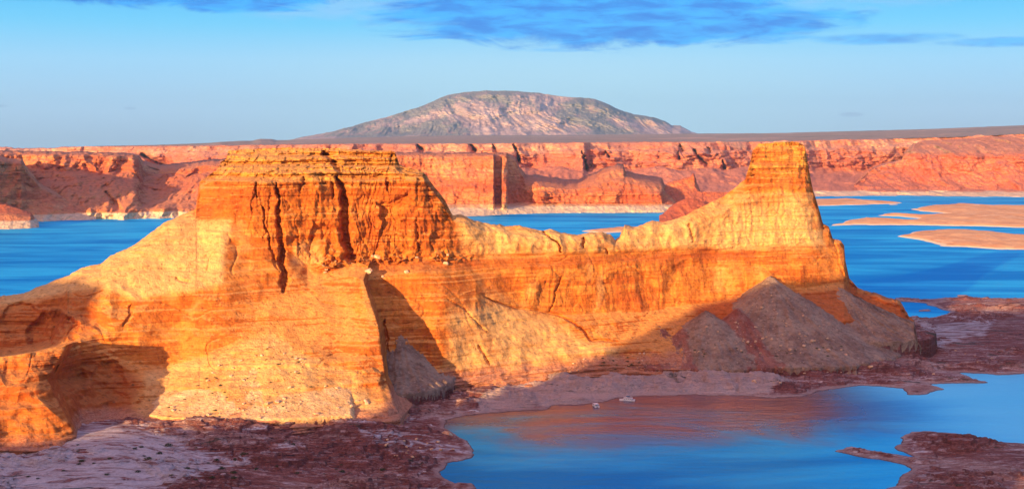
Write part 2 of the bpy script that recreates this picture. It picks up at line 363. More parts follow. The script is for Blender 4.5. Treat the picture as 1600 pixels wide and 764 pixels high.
# shore ground: banded red and white rock ledges
def shore_mat():
    m, n = newmat('shore_rock'); pos = n.node('ShaderNodeTexCoord').outputs['Object']; z = n.xyz(pos)[2]
    nz = n.xyz(n.node('ShaderNodeNewGeometry').outputs['Normal'])[2]
    wv = n.noise(n.vm('MULTIPLY', pos, (.006, .009, .02)), 1.0, 6, .6, 1.2)
    band = n.m('ADD', n.m('MULTIPLY', z, .13), n.m('MULTIPLY', wv, 2.6))
    bn = n.noise(n.comb(0.0, 0.0, n.m('MULTIPLY', band, 2.2)), 1.0, 6, .65)
    fine = n.noise(n.vm('MULTIPLY', pos, (.026, .085, .25)), 1.0, 8, .64, 1.2)
    v = n.m('ADD', n.m('MULTIPLY', bn, .6), n.m('MULTIPLY', fine, .4))
    v = n.m('ADD', n.m('MULTIPLY', n.m('SUBTRACT', v, .5), 2.6), .5)
    ca = n.ramp(v, [(.28, (.05, .018, .018)), (.37, (.40, .12, .08)), (.44, (.15, .04, .035)), (.50, (.46, .18, .13)), (.55, (.22, .065, .055)), (.61, (.64, .42, .37)), (.65, (.34, .12, .10)), (.73, (.82, .72, .68))])
    cb = n.ramp(v, [(.32, (.16, .06, .05)), (.40, (.52, .28, .22)), (.46, (.34, .14, .11)), (.51, (.66, .46, .38)), (.56, (.44, .22, .17)), (.61, (.74, .60, .53)), (.70, (.60, .38, .31))])
    col = n.mix(n.ss(n.noise(pos, .009, 4, .6, .5), .50, .66), ca, cb)
    bk = n.noise(pos, .09, 6, .7, .8)                      # broken dark risers, dusty treads
    col = n.mix(n.m('MULTIPLY', n.ss(n.m('ADD', nz, n.m('MULTIPLY', n.m('SUBTRACT', bk, .5), .5)), .93, .78), .8), col, n.mix(bk, (.10, .03, .028), (.26, .08, .06)))
    pa = n.attr('pale'); pm = n.ss(n.m('ADD', pa, n.m('MULTIPLY', n.m('SUBTRACT', fine, .5), 2.2)), .35, .8)
    col = n.mix(n.m('MULTIPLY', pm, n.ss(pa, .02, .15)), col, n.mix(fine, (.54, .42, .40), (.84, .80, .82)))
    sd = n.attr('sand'); sm_ = n.m('MULTIPLY', n.ss(n.m('ADD', sd, n.m('MULTIPLY', n.m('SUBTRACT', fine, .5), 1.2)), .35, .7), n.ss(sd, .02, .15))
    col = n.mix(n.m('MULTIPLY', sm_, .9), col, n.mix(wv, (.58, .42, .36), (.72, .56, .49)))
    gr = n.noise(n.vm('MULTIPLY', pos, (.016, .035, .05)), 1.0, 6, .7, 1.0)
    col = n.mix(n.m('MULTIPLY', n.ss(gr, .60, .66), .8), col, (.065, .075, .05))
    # wet dark rim and pale mineral line just above the water
    col = n.mix(n.m('MULTIPLY', n.ss(n.m('ADD', z, n.m('MULTIPLY', fine, 1.2)), 2.6, 1.9), .6), col, (.60, .44, .38))
    col = n.mix(n.m('MULTIPLY', n.ss(z, .55, .35), .7), col, (.12, .05, .04))
    mot = n.noise(pos, .35, 6, .7)
    col = n.mix(1.0, col, n.ramp(mot, [(.3, (.72, .7, .7)), (.48, (1, 1, 1)), (.65, (1.15, 1.15, 1.15))]), 'MULTIPLY')
    h = n.m('ADD', n.m('MULTIPLY', fine, 4.0), n.m('MULTIPLY', n.noise(pos, .3, 6, .7), 1.6))
    finish(n, col, .85, h, 1.0, 3.0, .25); return m
M_shore = shore_mat()

def bar_mat():
    m, n = newmat('sand_bar'); pos = n.node('ShaderNodeTexCoord').outputs['Object']; z = n.xyz(pos)[2]
    a = n.noise(n.vm('MULTIPLY', pos, (.004, .004, .02)), 1.0, 7, .65, .6); b = n.noise(pos, .05, 5, .7)
    col = n.ramp(a, [(.3, (.62, .30, .17)), (.45, (.80, .46, .22)), (.55, (.68, .33, .15)), (.68, (.86, .58, .32))])
    col = n.mix(n.m('MULTIPLY', n.ss(n.m('ADD', z, n.m('MULTIPLY', a, 3)), 5.2, 3.6), .85), col, (.88, .72, .46))
    col = n.mix(n.m('MULTIPLY', n.ss(b, .64, .70), .5), col, (.16, .11, .06))
    finish(n, col, .95, b, .8, 6.0, .1); return m
M_bar = bar_mat()

def water_mat():
    m, n = newmat('lake_water'); pos = n.node('ShaderNodeTexCoord').outputs['Object']
    wind = n.noise(n.vm('MULTIPLY', pos, (.0016, .0050, 0)), 1.0, 5, .6, .9)
    x, y, _ = n.xyz(pos)
    # calm water in the lee of the butte, breeze elsewhere
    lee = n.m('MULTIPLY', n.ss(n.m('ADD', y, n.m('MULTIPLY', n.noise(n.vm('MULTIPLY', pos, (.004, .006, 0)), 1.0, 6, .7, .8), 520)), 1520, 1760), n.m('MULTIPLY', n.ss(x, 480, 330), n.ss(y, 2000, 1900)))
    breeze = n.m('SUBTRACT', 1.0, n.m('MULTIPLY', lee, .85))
    rip = n.m('ADD', n.m('MULTIPLY', n.noise(n.vm('MULTIPLY', pos, (.05, .11, 0)), 1.0, 6, .62, .4), 1.6), n.m('MULTIPLY', n.noise(n.vm('MULTIPLY', pos, (.010, .03, 0)), 1.0, 4, .6, .3), 2.5))
    bn = n.node('ShaderNodeBump'); n.put(bn.inputs['Height'], rip); bn.inputs['Distance'].default_value = 1.0
    n.put(bn.inputs['Strength'], n.m('MULTIPLY', n.m('ADD', .5, n.m('MULTIPLY', wind, 1.8)), n.m('ADD', .25, n.m('MULTIPLY', breeze, .75))))
    b = n.node('ShaderNodeBsdfPrincipled')
    sky_gleam = n.m('MULTIPLY', n.ss(n.m('ADD', x, n.m('MULTIPLY', wind, 160)), 430, 620), n.ss(y, 2150, 1800))  # bright sky reflection painted into colour and tint of the near right water
    col = n.mix(n.ss(wind, .35, .65), (.0, .20, .42), (.0, .42, .70))
    col = n.mix(n.m('MULTIPLY', sky_gleam, .85), col, (.04, .60, .90))
    col = n.mix(n.m('MULTIPLY', lee, .8), col, (.26, .11, .09))  # warm reflection of the butte painted into the calm water's base colour
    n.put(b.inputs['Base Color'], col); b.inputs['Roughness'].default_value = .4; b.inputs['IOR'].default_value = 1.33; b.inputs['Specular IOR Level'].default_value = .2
    g = n.node('ShaderNodeBsdfAnisotropic'); tint = n.mix(n.ss(wind, .36, .64), (.02, .42, .78), (.10, .80, 1.0))
    tint = n.mix(n.m('MULTIPLY', sky_gleam, .9), tint, (.50, 1.0, 1.0)); tint = n.mix(lee, tint, (.40, .35, .42))
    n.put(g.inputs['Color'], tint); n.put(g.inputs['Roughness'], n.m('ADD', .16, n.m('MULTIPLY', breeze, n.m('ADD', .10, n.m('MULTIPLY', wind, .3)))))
    n.t.links.new(bn.outputs[0], g.inputs['Normal']); n.t.links.new(bn.outputs[0], b.inputs['Normal'])
    ms = n.node('ShaderNodeMixShader'); ms.inputs[0].default_value = .74; n.t.links.new(b.outputs[0], ms.inputs[1]); n.t.links.new(g.outputs[0], ms.inputs[2])
    o = n.node('ShaderNodeOutputMaterial'); n.t.links.new(ms.outputs[0], o.inputs[0]); return m
M_water = water_mat()

# ---------------------------------------------------------------- water
wx = np.array([-60000, 60000]); V = [(-60000, -20000, 0), (60000, -20000, 0), (60000, 60000, 0), (-60000, 60000, 0)]
# lake surface as one sheet
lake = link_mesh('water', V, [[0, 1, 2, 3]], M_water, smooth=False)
tag(lake, 'blue rippled lake water around the butte', kind='structure')

# ---------------------------------------------------------------- scree cones: apex (px, py, distance), radius, slope, stretch, kind (1 grey, 2 sandy, 3 red)
SCREE = [(1204, 430, 1866, 165, 35.5, .95, 1), (1104, 484, 1776, 125, 34, .9, 1), (1312, 448, 1915, 100, 33, 1.0, 1), (1030, 508, 1765, 75, 32, .9, 3), (1262, 466, 1860, 100, 33, .7, 1), (1152, 480, 1800, 100, 34, .7, 3), (1068, 512, 1752, 70, 33, .8, 3), (1235, 470, 1835, 120, 33, .8, 1),
         (422, 514, 1481, 120, 31, 1.15, 2), (626, 507, 1590, 90, 36, .55, 1)]
SC = []
for a_ in SCREE:
    x_, y_, z_ = [float(v) for v in P(a_[0], a_[1], a_[2])]; SC.append((x_, y_, z_, a_[3], math.tan(R(a_[4])), a_[5], a_[6]))
def scree_z(X, Y):
    best = np.full(X.shape, -99.0); kind = np.zeros(X.shape)
    for i, (x, y, z, rad, t, sx, kd) in enumerate(SC):
        k = (np.abs(X - x) < rad * 1.4) & (np.abs(Y - y) < rad * 1.4)
        if not k.any(): continue
        xx, yy = X[k] - x, Y[k] - y
        r = np.hypot(xx / sx, yy); a = np.arctan2(yy, xx)
        rr = r / rad
        zc = z - t * r * (1 - .22 * rr) + ridge(np.cos(a) * 8 + i * 3, np.sin(a) * 8, rr * 1.2, 4) * (.6 if kd == 2 else 2.0) * np.clip(rr * 2.2, 0, 1)
        if kd == 2: zc = zc - .9 * np.maximum(0, X[k] / Y[k] * F + 800 - 545)
        zc = zc + (.35 if kd == 2 else 1.6) * fbm(xx / 12, yy / 12, 0 * xx + i, 4, .6); zc = np.where((rr > 1.35) | (zc < ({1: 17, 2: 20, 3: 17}[kd] if y > 1650 or kd == 2 else 6)), -99, zc)
        b = best[k]; kk = kind[k]; m_ = zc > b; b[m_] = zc[m_]; kk[m_] = kd; best[k] = b; kind[k] = kk
    return best, kind
def add_scree(px, py, D):
    """pull the surface towards the viewer wherever a scree cone stands in front of it"""
    out = D.copy(); kind = np.zeros(D.shape)
    m_ = (py > 425) & (px > 120) & (px < 1460)
    a, b, c = px[m_], py[m_], D[m_]; o_ = c.copy(); k_ = np.zeros(c.shape)
    for st in range(0, 30):
        Dk = c - st * 6.0; X, Y, Z = P(a, b, Dk); cz, kd = scree_z(X, Y)
        ins = Z < cz; o_ = np.where(ins, Dk, o_); k_ = np.where(ins, kd, k_)
    hit = k_ > 0; lo = o_[hit]; hi = lo - 6.0; ah, bh = a[hit], b[hit]      # lo is inside the cone, hi is in front of it
    for _ in range(6):
        mid = (lo + hi) / 2; X, Y, Z = P(ah, bh, mid); cz, _k = scree_z(X, Y); ins = Z < cz
        lo = np.where(ins, mid, lo); hi = np.where(ins, hi, mid)
    o_[hit] = (lo + hi) / 2
    out[m_] = o_; kind[m_] = k_
    return out, kind

# ---------------------------------------------------------------- the butte
BC = [
 (-90, [(500,1500),(508,1480),(520,1460),(560,1430),(575,1400),(577,1290),(630,1240),(735,1180)]),
 (0,   [(469,1500),(475,1480),(490,1465),(545,1430),(556,1400),(558,1300),(612,1250),(722,1195)]),
 (37,  [(463,1505),(469,1485),(484,1467),(540,1432),(551,1405),(37,553,1305),(24,608,1258),(40,714,1200)]),
 (59,  [(453,1510),(460,1495),(475,1470),(535,1435),(547,1410),(59,549,1310),(38,604,1264),(68,707,1208)]),
 (79,  [(444,1514),(451,1498),(466,1472),(530,1433),(542,1410),(79,544,1318),(52,600,1272),(96,701,1216)]),
 (106, [(431,1520),(437,1508),(443,1497),(455,1475),(536,1412),(106,538,1332),(74,594,1288),(124,692,1236)]),
 (113, [(427,1522),(433,1510),(439,1499),(450,1480),(533,1416),(115,535,1390),(88,592,1352),(130,690,1262)]),
 (128, [(418,1526),(423,1514),(429,1502),(440,1484),(524,1428),(534,1408),(588,1398),(688,1275)]),
 (158, [(412,1535),(417,1522),(423,1510),(434,1492),(510,1442),(540,1424),(600,1392),(680,1290)]),
 (172, [(400,1540),(406,1527),(412,1516),(424,1500),(505,1446),(552,1426),(608,1385),(677,1296)]),
 (198, [(390,1550),(396,1536),(402,1526),(414,1512),(500,1452),(565,1426),(620,1372),(673,1305)]),
 (220, [(376,1560),(382,1547),(388,1538),(400,1524),(486,1460),(570,1428),(625,1372),(670,1310)]),
 (257, [(347,1580),(353,1568),(359,1560),(372,1546),(456,1488),(572,1436),(630,1372),(668,1315)]),
 (279, [(339,1590),(344,1580),(350,1572),(360,1562),(450,1492),(567,1438),(625,1372),(666,1315)]),
 (306, [(327,1604),(331,1600),(336,1594),(344,1586),(444,1500),(562,1438),(620,1372),(664,1315)]),
 (312, [(286,1650),(290,1640),(298,1608),(342,1588),(442,1500),(560,1438),(620,1372),(664,1315)]),
 (322, [(277,1665),(281,1650),(288,1610),(342,1584),(440,1502),(556,1440),(618,1374),(664,1315)]),
 (339, [(266,1680),(272,1665),(282,1604),(342,1580),(331,440,1502),(326,552,1442),(612,1376),(663,1315)]),
 (345, [(254,1700),(264,1675),(281,1600),(348,343,1577),(335,440,1502),(329,550,1442),(610,1378),(662,1315)]),
 (354, [(247,1712),(258,1685),(280,1598),(357,345,1574),(341,440,1504),(333,547,1444),(606,1380),(662,1315)]),
 (357, [(235,1725),(252,1690),(280,1596),(362,348,1572),(345,440,1506),(337,545,1446),(604,1382),(662,1315)]),
 (392, [(233,1730),(252,1685),(282,1592),(393,370,1568),(386,446,1524),(380,530,1462),(602,1385),(664,1315)]),
 (420, [(232,1730),(252,1685),(283,1598),(380,1572),(450,1530),(516,1478),(602,1385),(667,1315)]),
 (447, [(231,1730),(251,1690),(282,1606),(385,1580),(450,1540),(520,1478),(602,1386),(668,1316)]),
 (480, [(232,1730),(250,1692),(275,1625),(414,1592),(450,1554),(530,1468),(600,1392),(668,1322)]),
 (520, [(232,1728),(250,1695),(278,1640),(412,1606),(436,1572),(530,1478),(600,1405),(665,1335)]),
 (556, [(234,1726),(252,1700),(281,1650),(402,1620),(432,1566),(520,1480),(600,1415),(660,1345)]),
 (580, [(580,235,1725),(580,254,1700),(578,282,1655),(574,402,1628),(562,437,1556),(578,512,1482),(588,590,1432),(612,656,1356)]),
 (586, [(586,235,1725),(586,254,1700),(584,282,1655),(580,402,1630),(568,438,1556),(592,510,1482),(602,590,1440),(626,655,1366)]),
 (592, [(592,235,1725),(592,254,1700),(589,282,1655),(585,402,1632),(574,438,1590),(597,506,1575),(608,585,1520),(633,645,1420)]),
 (608, [(608,235,1722),(608,254,1700),(608,279,1652),(606,402,1636),(602,432,1600),(615,506,1580),(624,585,1525),(645,632,1465)]),
 (617, [(237,1720),(255,1700),(276,1650),(402,1638),(430,1604),(506,1580),(580,1532),(634,1460)]),
 (624, [(257,1715),(262,1700),(275,1650),(401,1638),(428,1606),(506,1582),(580,1536),(630,1470)]),
 (637, [(263,1712),(268,1698),(276,1650),(401,1640),(426,1608),(505,1584),(578,1545),(626,1485)]),
 (661, [(268,1705),(271,1695),(278,1650),(401,1645),(425,1612),(500,1590),(570,1560),(618,1515)]),
 (666, [(275,1702),(278,1692),(284,1655),(401,1646),(425,1614),(494,1592),(568,1562),(616,1520)]),
 (681, [(295,1695),(298,1685),(303,1665),(401,1652),(425,1622),(482,1590),(564,1558),(612,1530)]),
 (694, [(310,1695),(313,1685),(318,1670),(401,1660),(425,1630),(474,1600),(560,1565),(608,1545)]),
 (707, [(336,1695),(339,1685),(344,1678),(401,1666),(425,1640),(468,1612),(555,1575),(605,1555)]),
 (725, [(338,1712),(342,1696),(350,1684),(400,1674),(424,1655),(458,1630),(548,1590),(600,1570)]),
 (743, [(345,1722),(349,1706),(356,1692),(400,1684),(423,1668),(453,1645),(544,1600),(598,1578)]),
 (756, [(348,1728),(352,1712),(360,1700),(399,1692),(422,1678),(462,1655),(543,1605),(596,1584)]),
 (789, [(354,1742),(359,1726),(367,1714),(398,1706),(421,1696),(476,1682),(541,1630),(591,1600)]),
 (811, [(352,1750),(358,1734),(368,1722),(398,1714),(419,1706),(482,1694),(540,1645),(589,1612)]),
 (833, [(358,1758),(362,1742),(371,1730),(397,1722),(418,1715),(486,1704),(540,1655),(587,1620)]),
 (848, [(361,1762),(366,1746),(374,1736),(397,1728),(416,1721),(489,1710),(540,1662),(586,1626)]),
 (859, [(358,1766),(363,1750),(372,1740),(397,1731),(415,1725),(490,1714),(540,1666),(585,1630)]),
 (877, [(364,1770),(367,1756),(375,1746),(396,1737),(414,1731),(491,1720),(540,1672),(583,1640)]),
 (903, [(367,1776),(370,1764),(377,1754),(396,1745),(412,1740),(490,1729),(541,1680),(580,1652)]),
 (921, [(363,1782),(367,1768),(376,1759),(395,1751),(411,1746),(489,1736),(542,1685),(579,1658)]),
 (943, [(363,1788),(367,1774),(376,1764),(395,1757),(410,1752),(488,1743),(544,1690),(578,1664)]),
 (954, [(367,1790),(371,1778),(379,1768),(394,1760),(409,1755),(488,1746),(545,1692),(578,1666)]),
 (961, [(378,1790),(380,1780),(384,1771),(394,1763),(409,1757),(488,1748),(545,1694),(578,1667)]),
 (968, [(372,1794),(375,1783),(382,1774),(394,1766),(408,1759),(488,1750),(545,1696),(578,1668)]),
 (976, [(354,1800),(358,1786),(371,1776),(394,1768),(408,1762),(488,1752),(545,1698),(578,1668)]),
 (991, [(356,1804),(360,1790),(370,1780),(393,1773),(407,1767),(487,1757),(545,1702),(578,1669)]),
 (1005,[(350,1810),(355,1795),(367,1785),(393,1777),(407,1771),(486,1761),(545,1704),(578,1670)]),
 (1020,[(344,1816),(350,1800),(363,1790),(392,1781),(406,1776),(485,1765),(545,1706),(579,1668)]),
 (1035,[(347,1820),(352,1804),(362,1794),(391,1786),(405,1781),(483,1770),(545,1708),(580,1664)]),
 (1046,[(345,1824),(350,1808),(361,1798),(391,1790),(405,1784),(481,1773),(545,1710),(581,1660)]),
 (1071,[(337,1832),(344,1815),(357,1805),(390,1797),(404,1791),(478,1780),(545,1714),(582,1656)]),
 (1086,[(328,1840),(337,1822),(350,1810),(389,1802),(403,1796),(476,1784),(545,1718),(581,1662)]),
 (1101,[(321,1848),(331,1830),(344,1816),(389,1806),(403,1801),(474,1788),(545,1722),(580,1668)]),
 (1129,[(308,1860),(319,1845),(332,1826),(388,1814),(402,1809),(470,1796),(545,1730),(578,1682)]),
 (1148,[(294,1872),(306,1856),(320,1838),(387,1820),(401,1814),(465,1801),(540,1742),(575,1692)]),
 (1164,[(280,1882),(293,1868),(310,1848),(386,1825),(400,1819),(459,1806),(535,1750),(572,1705)]),
 (1172,[(255,1892),(274,1878),(304,1854),(385,1828),(400,1822),(455,1808),(533,1754),(571,1712)]),
 (1176,[(235,1900),(264,1880),(303,1858),(385,1830),(400,1824),(453,1810),(532,1756),(570,1716)]),
 (1185,[(225,1905),(262,1882),(303,1862),(384,1834),(400,1828),(448,1812),(531,1760),(568,1722)]),
 (1207,[(223,1908),(262,1886),(303,1868),(383,1842),(400,1835),(440,1818),(530,1770),(565,1740)]),
 (1230,[(222,1910),(262,1890),(304,1874),(382,1850),(400,1843),(446,1830),(525,1782),(562,1752)]),
 (1248,[(222,1912),(262,1894),(305,1878),(380,1857),(400,1850),(450,1838),(520,1792),(560,1762)]),
 (1258,[(229,1914),(264,1898),(306,1882),(379,1862),(400,1854),(450,1842),(520,1798),(560,1768)]),
 (1262,[(255,1915),(275,1902),(306,1885),(379,1864),(400,1856),(449,1844),(519,1800),(560,1770)]),
 (1270,[(298,1914),(302,1904),(310,1892),(378,1868),(400,1860),(448,1848),(518,1805),(560,1775)]),
 (1282,[(337,1912),(341,1904),(348,1894),(380,1876),(400,1867),(446,1855),(515,1812),(558,1785)]),
 (1286,[(351,1912),(355,1904),(360,1896),(382,1880),(401,1870),(445,1858),(513,1815),(557,1788)]),
 (1295,[(355,1914),(359,1906),(364,1898),(384,1886),(402,1876),(443,1864),(510,1820),(556,1794)]),
 (1301,[(372,1915),(375,1907),(379,1900),(388,1890),(403,1880),(442,1868),(508,1824),(555,1800)]),
 (1313,[(376,1920),(379,1912),(383,1905),(392,1896),(405,1888),(440,1876),(504,1830),(553,1808)]),
 (1319,[(384,1922),(387,1915),(391,1908),(398,1900),(408,1892),(439,1880),(502,1834),(552,1812)]),
 (1321,[(408,1922),(411,1916),(414,1910),(418,1904),(424,1896),(441,1884),(501,1836),(551,1814)]),
 (1327,[(435,1920),(437,1915),(440,1910),(443,1905),(447,1898),(454,1890),(500,1840),(550,1818)]),
 (1340,[(451,1922),(453,1917),(456,1912),(459,1907),(463,1900),(469,1892),(500,1850),(548,1824)]),
 (1364,[(461,1928),(463,1923),(466,1918),(470,1912),(475,1905),(482,1896),(505,1868),(546,1836)]),
 (1384,[(469,1934),(471,1928),(475,1922),(480,1916),(486,1908),(494,1900),(512,1880),(545,1846)]),
 (1406,[(475,1940),(478,1934),(482,1928),(488,1922),(495,1915),(506,1908),(520,1890),(543,1855)]),
 (1419,[(495,1935),(498,1930),(501,1925),(505,1920),(510,1914),(517,1908),(526,1896),(542,1864)]),
 (1428,[(502,1930),(505,1926),(508,1922),(512,1918),(517,1912),(522,1906),(530,1898),(541,1872)]),
 (1434,[(533,1925),(534,1921),(535,1917),(536,1912),(537,1908),(538,1904),(540,1896),(543,1885)]),
 (1440,[(544,1920),(545,1917),(546,1914),(547,1911),(548,1908),(549,1904),(550,1898),(552,1890)]),
]
for c_ in BC:                                   # the right half of the wall stands further back
    k_ = 62 * min(1, max(0, (c_[0] - 880) / 240)); k_ *= 1 - min(1, max(0, (c_[0] - 1330) / 90))
    for i_ in range(6):
        l_ = c_[1][i_]; c_[1][i_] = (*l_[:-1], l_[-1] + k_ * (1 if i_ < 5 else .95))
for c_ in BC:                                   # the foot carries on under the shore
    l_ = c_[1][-1]; x_, y_, d_ = l_ if len(l_) == 3 else (c_[0], l_[0], l_[1]); c_[1].append((x_, y_ + 30, d_ - 22))
CRACKS = [  # (polyline in degrees of view, width px at start, at end, depth m)
 ([(433,286),(435,320),(437,360),(441,400),(444,455)], 1.8, 6.0, 18),
 ([(528,276),(536,300),(538,335),(541,370),(545,400),(556,408)], 4.0, 8.0, 28),
 ([(505,236),(515,248),(530,268)], 3.5, 4, 22),
 ([(408,320),(414,350),(424,390),(436,425)], 1.6, 1.8, 7),
 ([(604,275),(606,300)], 2.0, 1.6, 10), ([(612,240),(612,256)], 1.6, 1.6, 8),
 ([(651,338),(654,395)], 1.6, 1.3, 7), ([(520,285),(521,310)], 2, 1.5, 9),
 ([(473,276),(471,300)], 2, 1.5, 7), ([(399,285),(402,310)], 2, 1.5, 8),
 ([(848,362),(862,374),(872,378),(879,394)], 2.0, 2.2, 12),
 ([(910,372),(912,388)], 2.4, 1.6, 10), ([(944,388),(950,398)], 1.6, 1.6, 8),
 ([(879,430),(868,458),(861,486)], 1.3, 1.8, 6),
 ([(756,463),(790,478),(859,488),(898,504),(926,531),(965,534)], 1.4, 2.4, 8),
 ([(272,433),(284,438),(297,440)], 2.6, 2.0, 4), ([(207,475),(203,492),(192,510)], 3, 2, 4), ([(700,466),(735,492),(760,520)], 1.6, 1.3, 3.5), ([(748,540),(765,570)], 2.5, 2, 6),
 ([(1078,350),(1082,380)], 2.5, 2, 7), ([(1296,360),(1310,400),(1318,432)], 1.3, 1.3, 5),
 ([(683,296),(696,325),(705,336)], 1.6, 2.2, 7), ([(600,500),(606,560),(616,610)], 2.5, 2.5, 8),
]
def foot_fade(row): return sstep(6.4, 7.0, row)
def butte_disp(px, py, X, Y, Z, st, row):
    capw = sstep(2.3, 1.7, row) * sstep(1160, 600, px) * sstep(300, 330, px) * sstep(700, 640, px) + .5 * sstep(2.2, 1.2, row) * sstep(1160, 1175, px)
    low = sstep(3.0, 3.3, row); tal = sstep(4.9, 5.3, row); up = 1 - low
    sad = sstep(700, 740, px) * sstep(1170, 1140, px) * sstep(3.2, 2.8, row)
    slick = sstep(330, 300, px) * sstep(4.1, 3.7, row)
    bul = fbm(X / 95, Z / 130, Y / 300, 3) * 7 * (1 - .5 * tal) + low * 4.5 * fbm(X / 38 + 3, (Z + .3 * X) / 34, Y / 90, 3, .5)
    flu = ridge(X / 30 + .4 * fbm(X / 60, Z / 60, 0 * X, 2), Z / 150, Y / 200 + 4, 4, .55) * st * (1 - tal) * (4.6 * up * (1 - .6 * sad) + 1.8 * low)
    zz = Z + 3.0 * fbm(X / 160, Y / 160, 0 * X, 2)
    led = np.tanh(6.0 * fbm(0 * X + X / 1200, zz / 10.0, 0 * X + X / 700, 4, .6))
    fin = np.tanh(2.5 * fbm(X / 400, zz / 3.2, 0 * X, 2, .6))
    d = bul + flu + led * (1.6 * st * up + .3 * low * (1 - .5 * tal) + 9.0 * capw + .5) + fin * (.18 + .3 * st * up) * (1 - .5 * tal)
    blk = fbm(X / 16, Z / 12, Y / 16, 4, .6)
    cl = st * (1 - tal)
    d = d + cl * (up * (1 - .5 * sad) + .38 * low) * (5.0 * blocks(X, Z, 17, 34, 1) + 2.4 * blocks(X, Z, 6.5, 12, 2)) + capw * (5.0 * blocks(X, Z, 11, 6, 3) + 2.5 * blocks(X, Z, 5, 3.4, 4))
    d = d + (1 - tal) * (.2 + .8 * up) * .9 * blocks(X, zz, 60, 4.2, 5)
    d = d + blk * (.7 + 5.0 * capw + 1.6 * st * up + .5 * tal) * (1 - .5 * slick)
    d = d + sad * 6 * ridge(X / 45, Z / 60, Y / 60 + 2, 3, .5)
    jn = np.abs(pn(X / 26 + .5 * fbm(X / 40, Z / 40, 0 * X, 2), Z / 120, Y / 400)); d = d - 3.2 * np.exp(-(jn / .03) ** 2) * st * (1 - tal) * (.35 + .65 * up) * (fbm(X / 70, Z / 50, 0 * X + 3, 2) > -.05)
    jd = np.abs(pn((X + .6 * Z) / 55, (Z - .2 * X) / 45, Y / 500 + 5)); d = d - 1.8 * np.exp(-(jd / .02) ** 2) * low * (1 - sstep(5.5, 6, row)) * (fbm(X / 90, Z / 70, 0 * X + 8, 2) > .05)
    lft = sstep(260, 140, px) * sstep(3.0, 3.6, row)
    d = d + lft * (9 * ridge(X / 60 + .5 * Z / 60, Z / 45, Y / 80, 3, .5) - 3) * (1 - foot_fade(row)) + sstep(330, 260, px) * sstep(3.2, 2.6, row) * 2.5 * np.tanh(2.5 * fbm(X / 120 + Z / 60, Z / 9, 0 * X, 3, .6))
    bench = np.exp(-((row - 3.15) / .22) ** 2) * sstep(475, 520, px) * sstep(760, 700, px)
    d = d + bench * 9 * np.maximum(0, ridge(X / 13, Z / 10, Y / 13, 4, .6) - .1) * (1 + .8 * fbm(X / 30, 0 * X, Y / 30, 2))
    d = d + tal * (fbm(X / 26, Y / 36, Z / 30, 3, .5) * 3.0) + tal * 1.6 * np.tanh(3 * fbm(X / 300, Z / 6, 0 * X, 3))
    # rough ledges just above the shore
    foot = sstep(6.55, 6.95, row)
    d = d + foot * 4.0 * np.tanh(3 * fbm(X / 60, Z / 3.5, Y / 60, 4))
    wx_ = 7 * fbm(px * .045, py * .045, 0 * px, 4); wy_ = 7 * fbm(px * .045 + 40, py * .045, 0 * px, 4)
    for cx, cy, rx, ry, dp in ((84, 520, 44, 34, 10), (40, 500, 40, 26, 6), (168, 592, 32, 30, 7), (505, 375, 26, 30, 7), (622, 330, 32, 26, 7), (470, 400, 34, 40, 6), (588, 345, 9, 30, -8), (575, 590, 26, 16, -5), (868, 470, 40, 34, 4), (1090, 440, 60, 36, 5), (985, 455, 50, 36, 4)):
        ex = (px - cx + wx_ * .8) / rx; ey = (py - cy + wy_) / ry
        q = ex ** 2 + np.where(ey < 0, ey ** 2, (ey * .55) ** 2)
        d = d - dp * sstep(1.0, .55, q) * sstep(1.4, .2, ey)
    for pts, w0, w1, dep in CRACKS:
        dd, tt = polydist(px + wx_ * .55 + 1.2 * fbm(px * .12, py * .2, 0 * px, 3), py + wy_ * .3, pts)
        ww = (w0 + (w1 - w0) * tt) * (1 + .5 * fbm(px * .04, py * .06, 0 * px + 5, 3)) * (.35 + .65 * sstep(0, .08, tt) * sstep(1, .9, tt))
        d = d - dep * np.exp(-(dd / np.maximum(ww, .3)) ** 4)
    return d
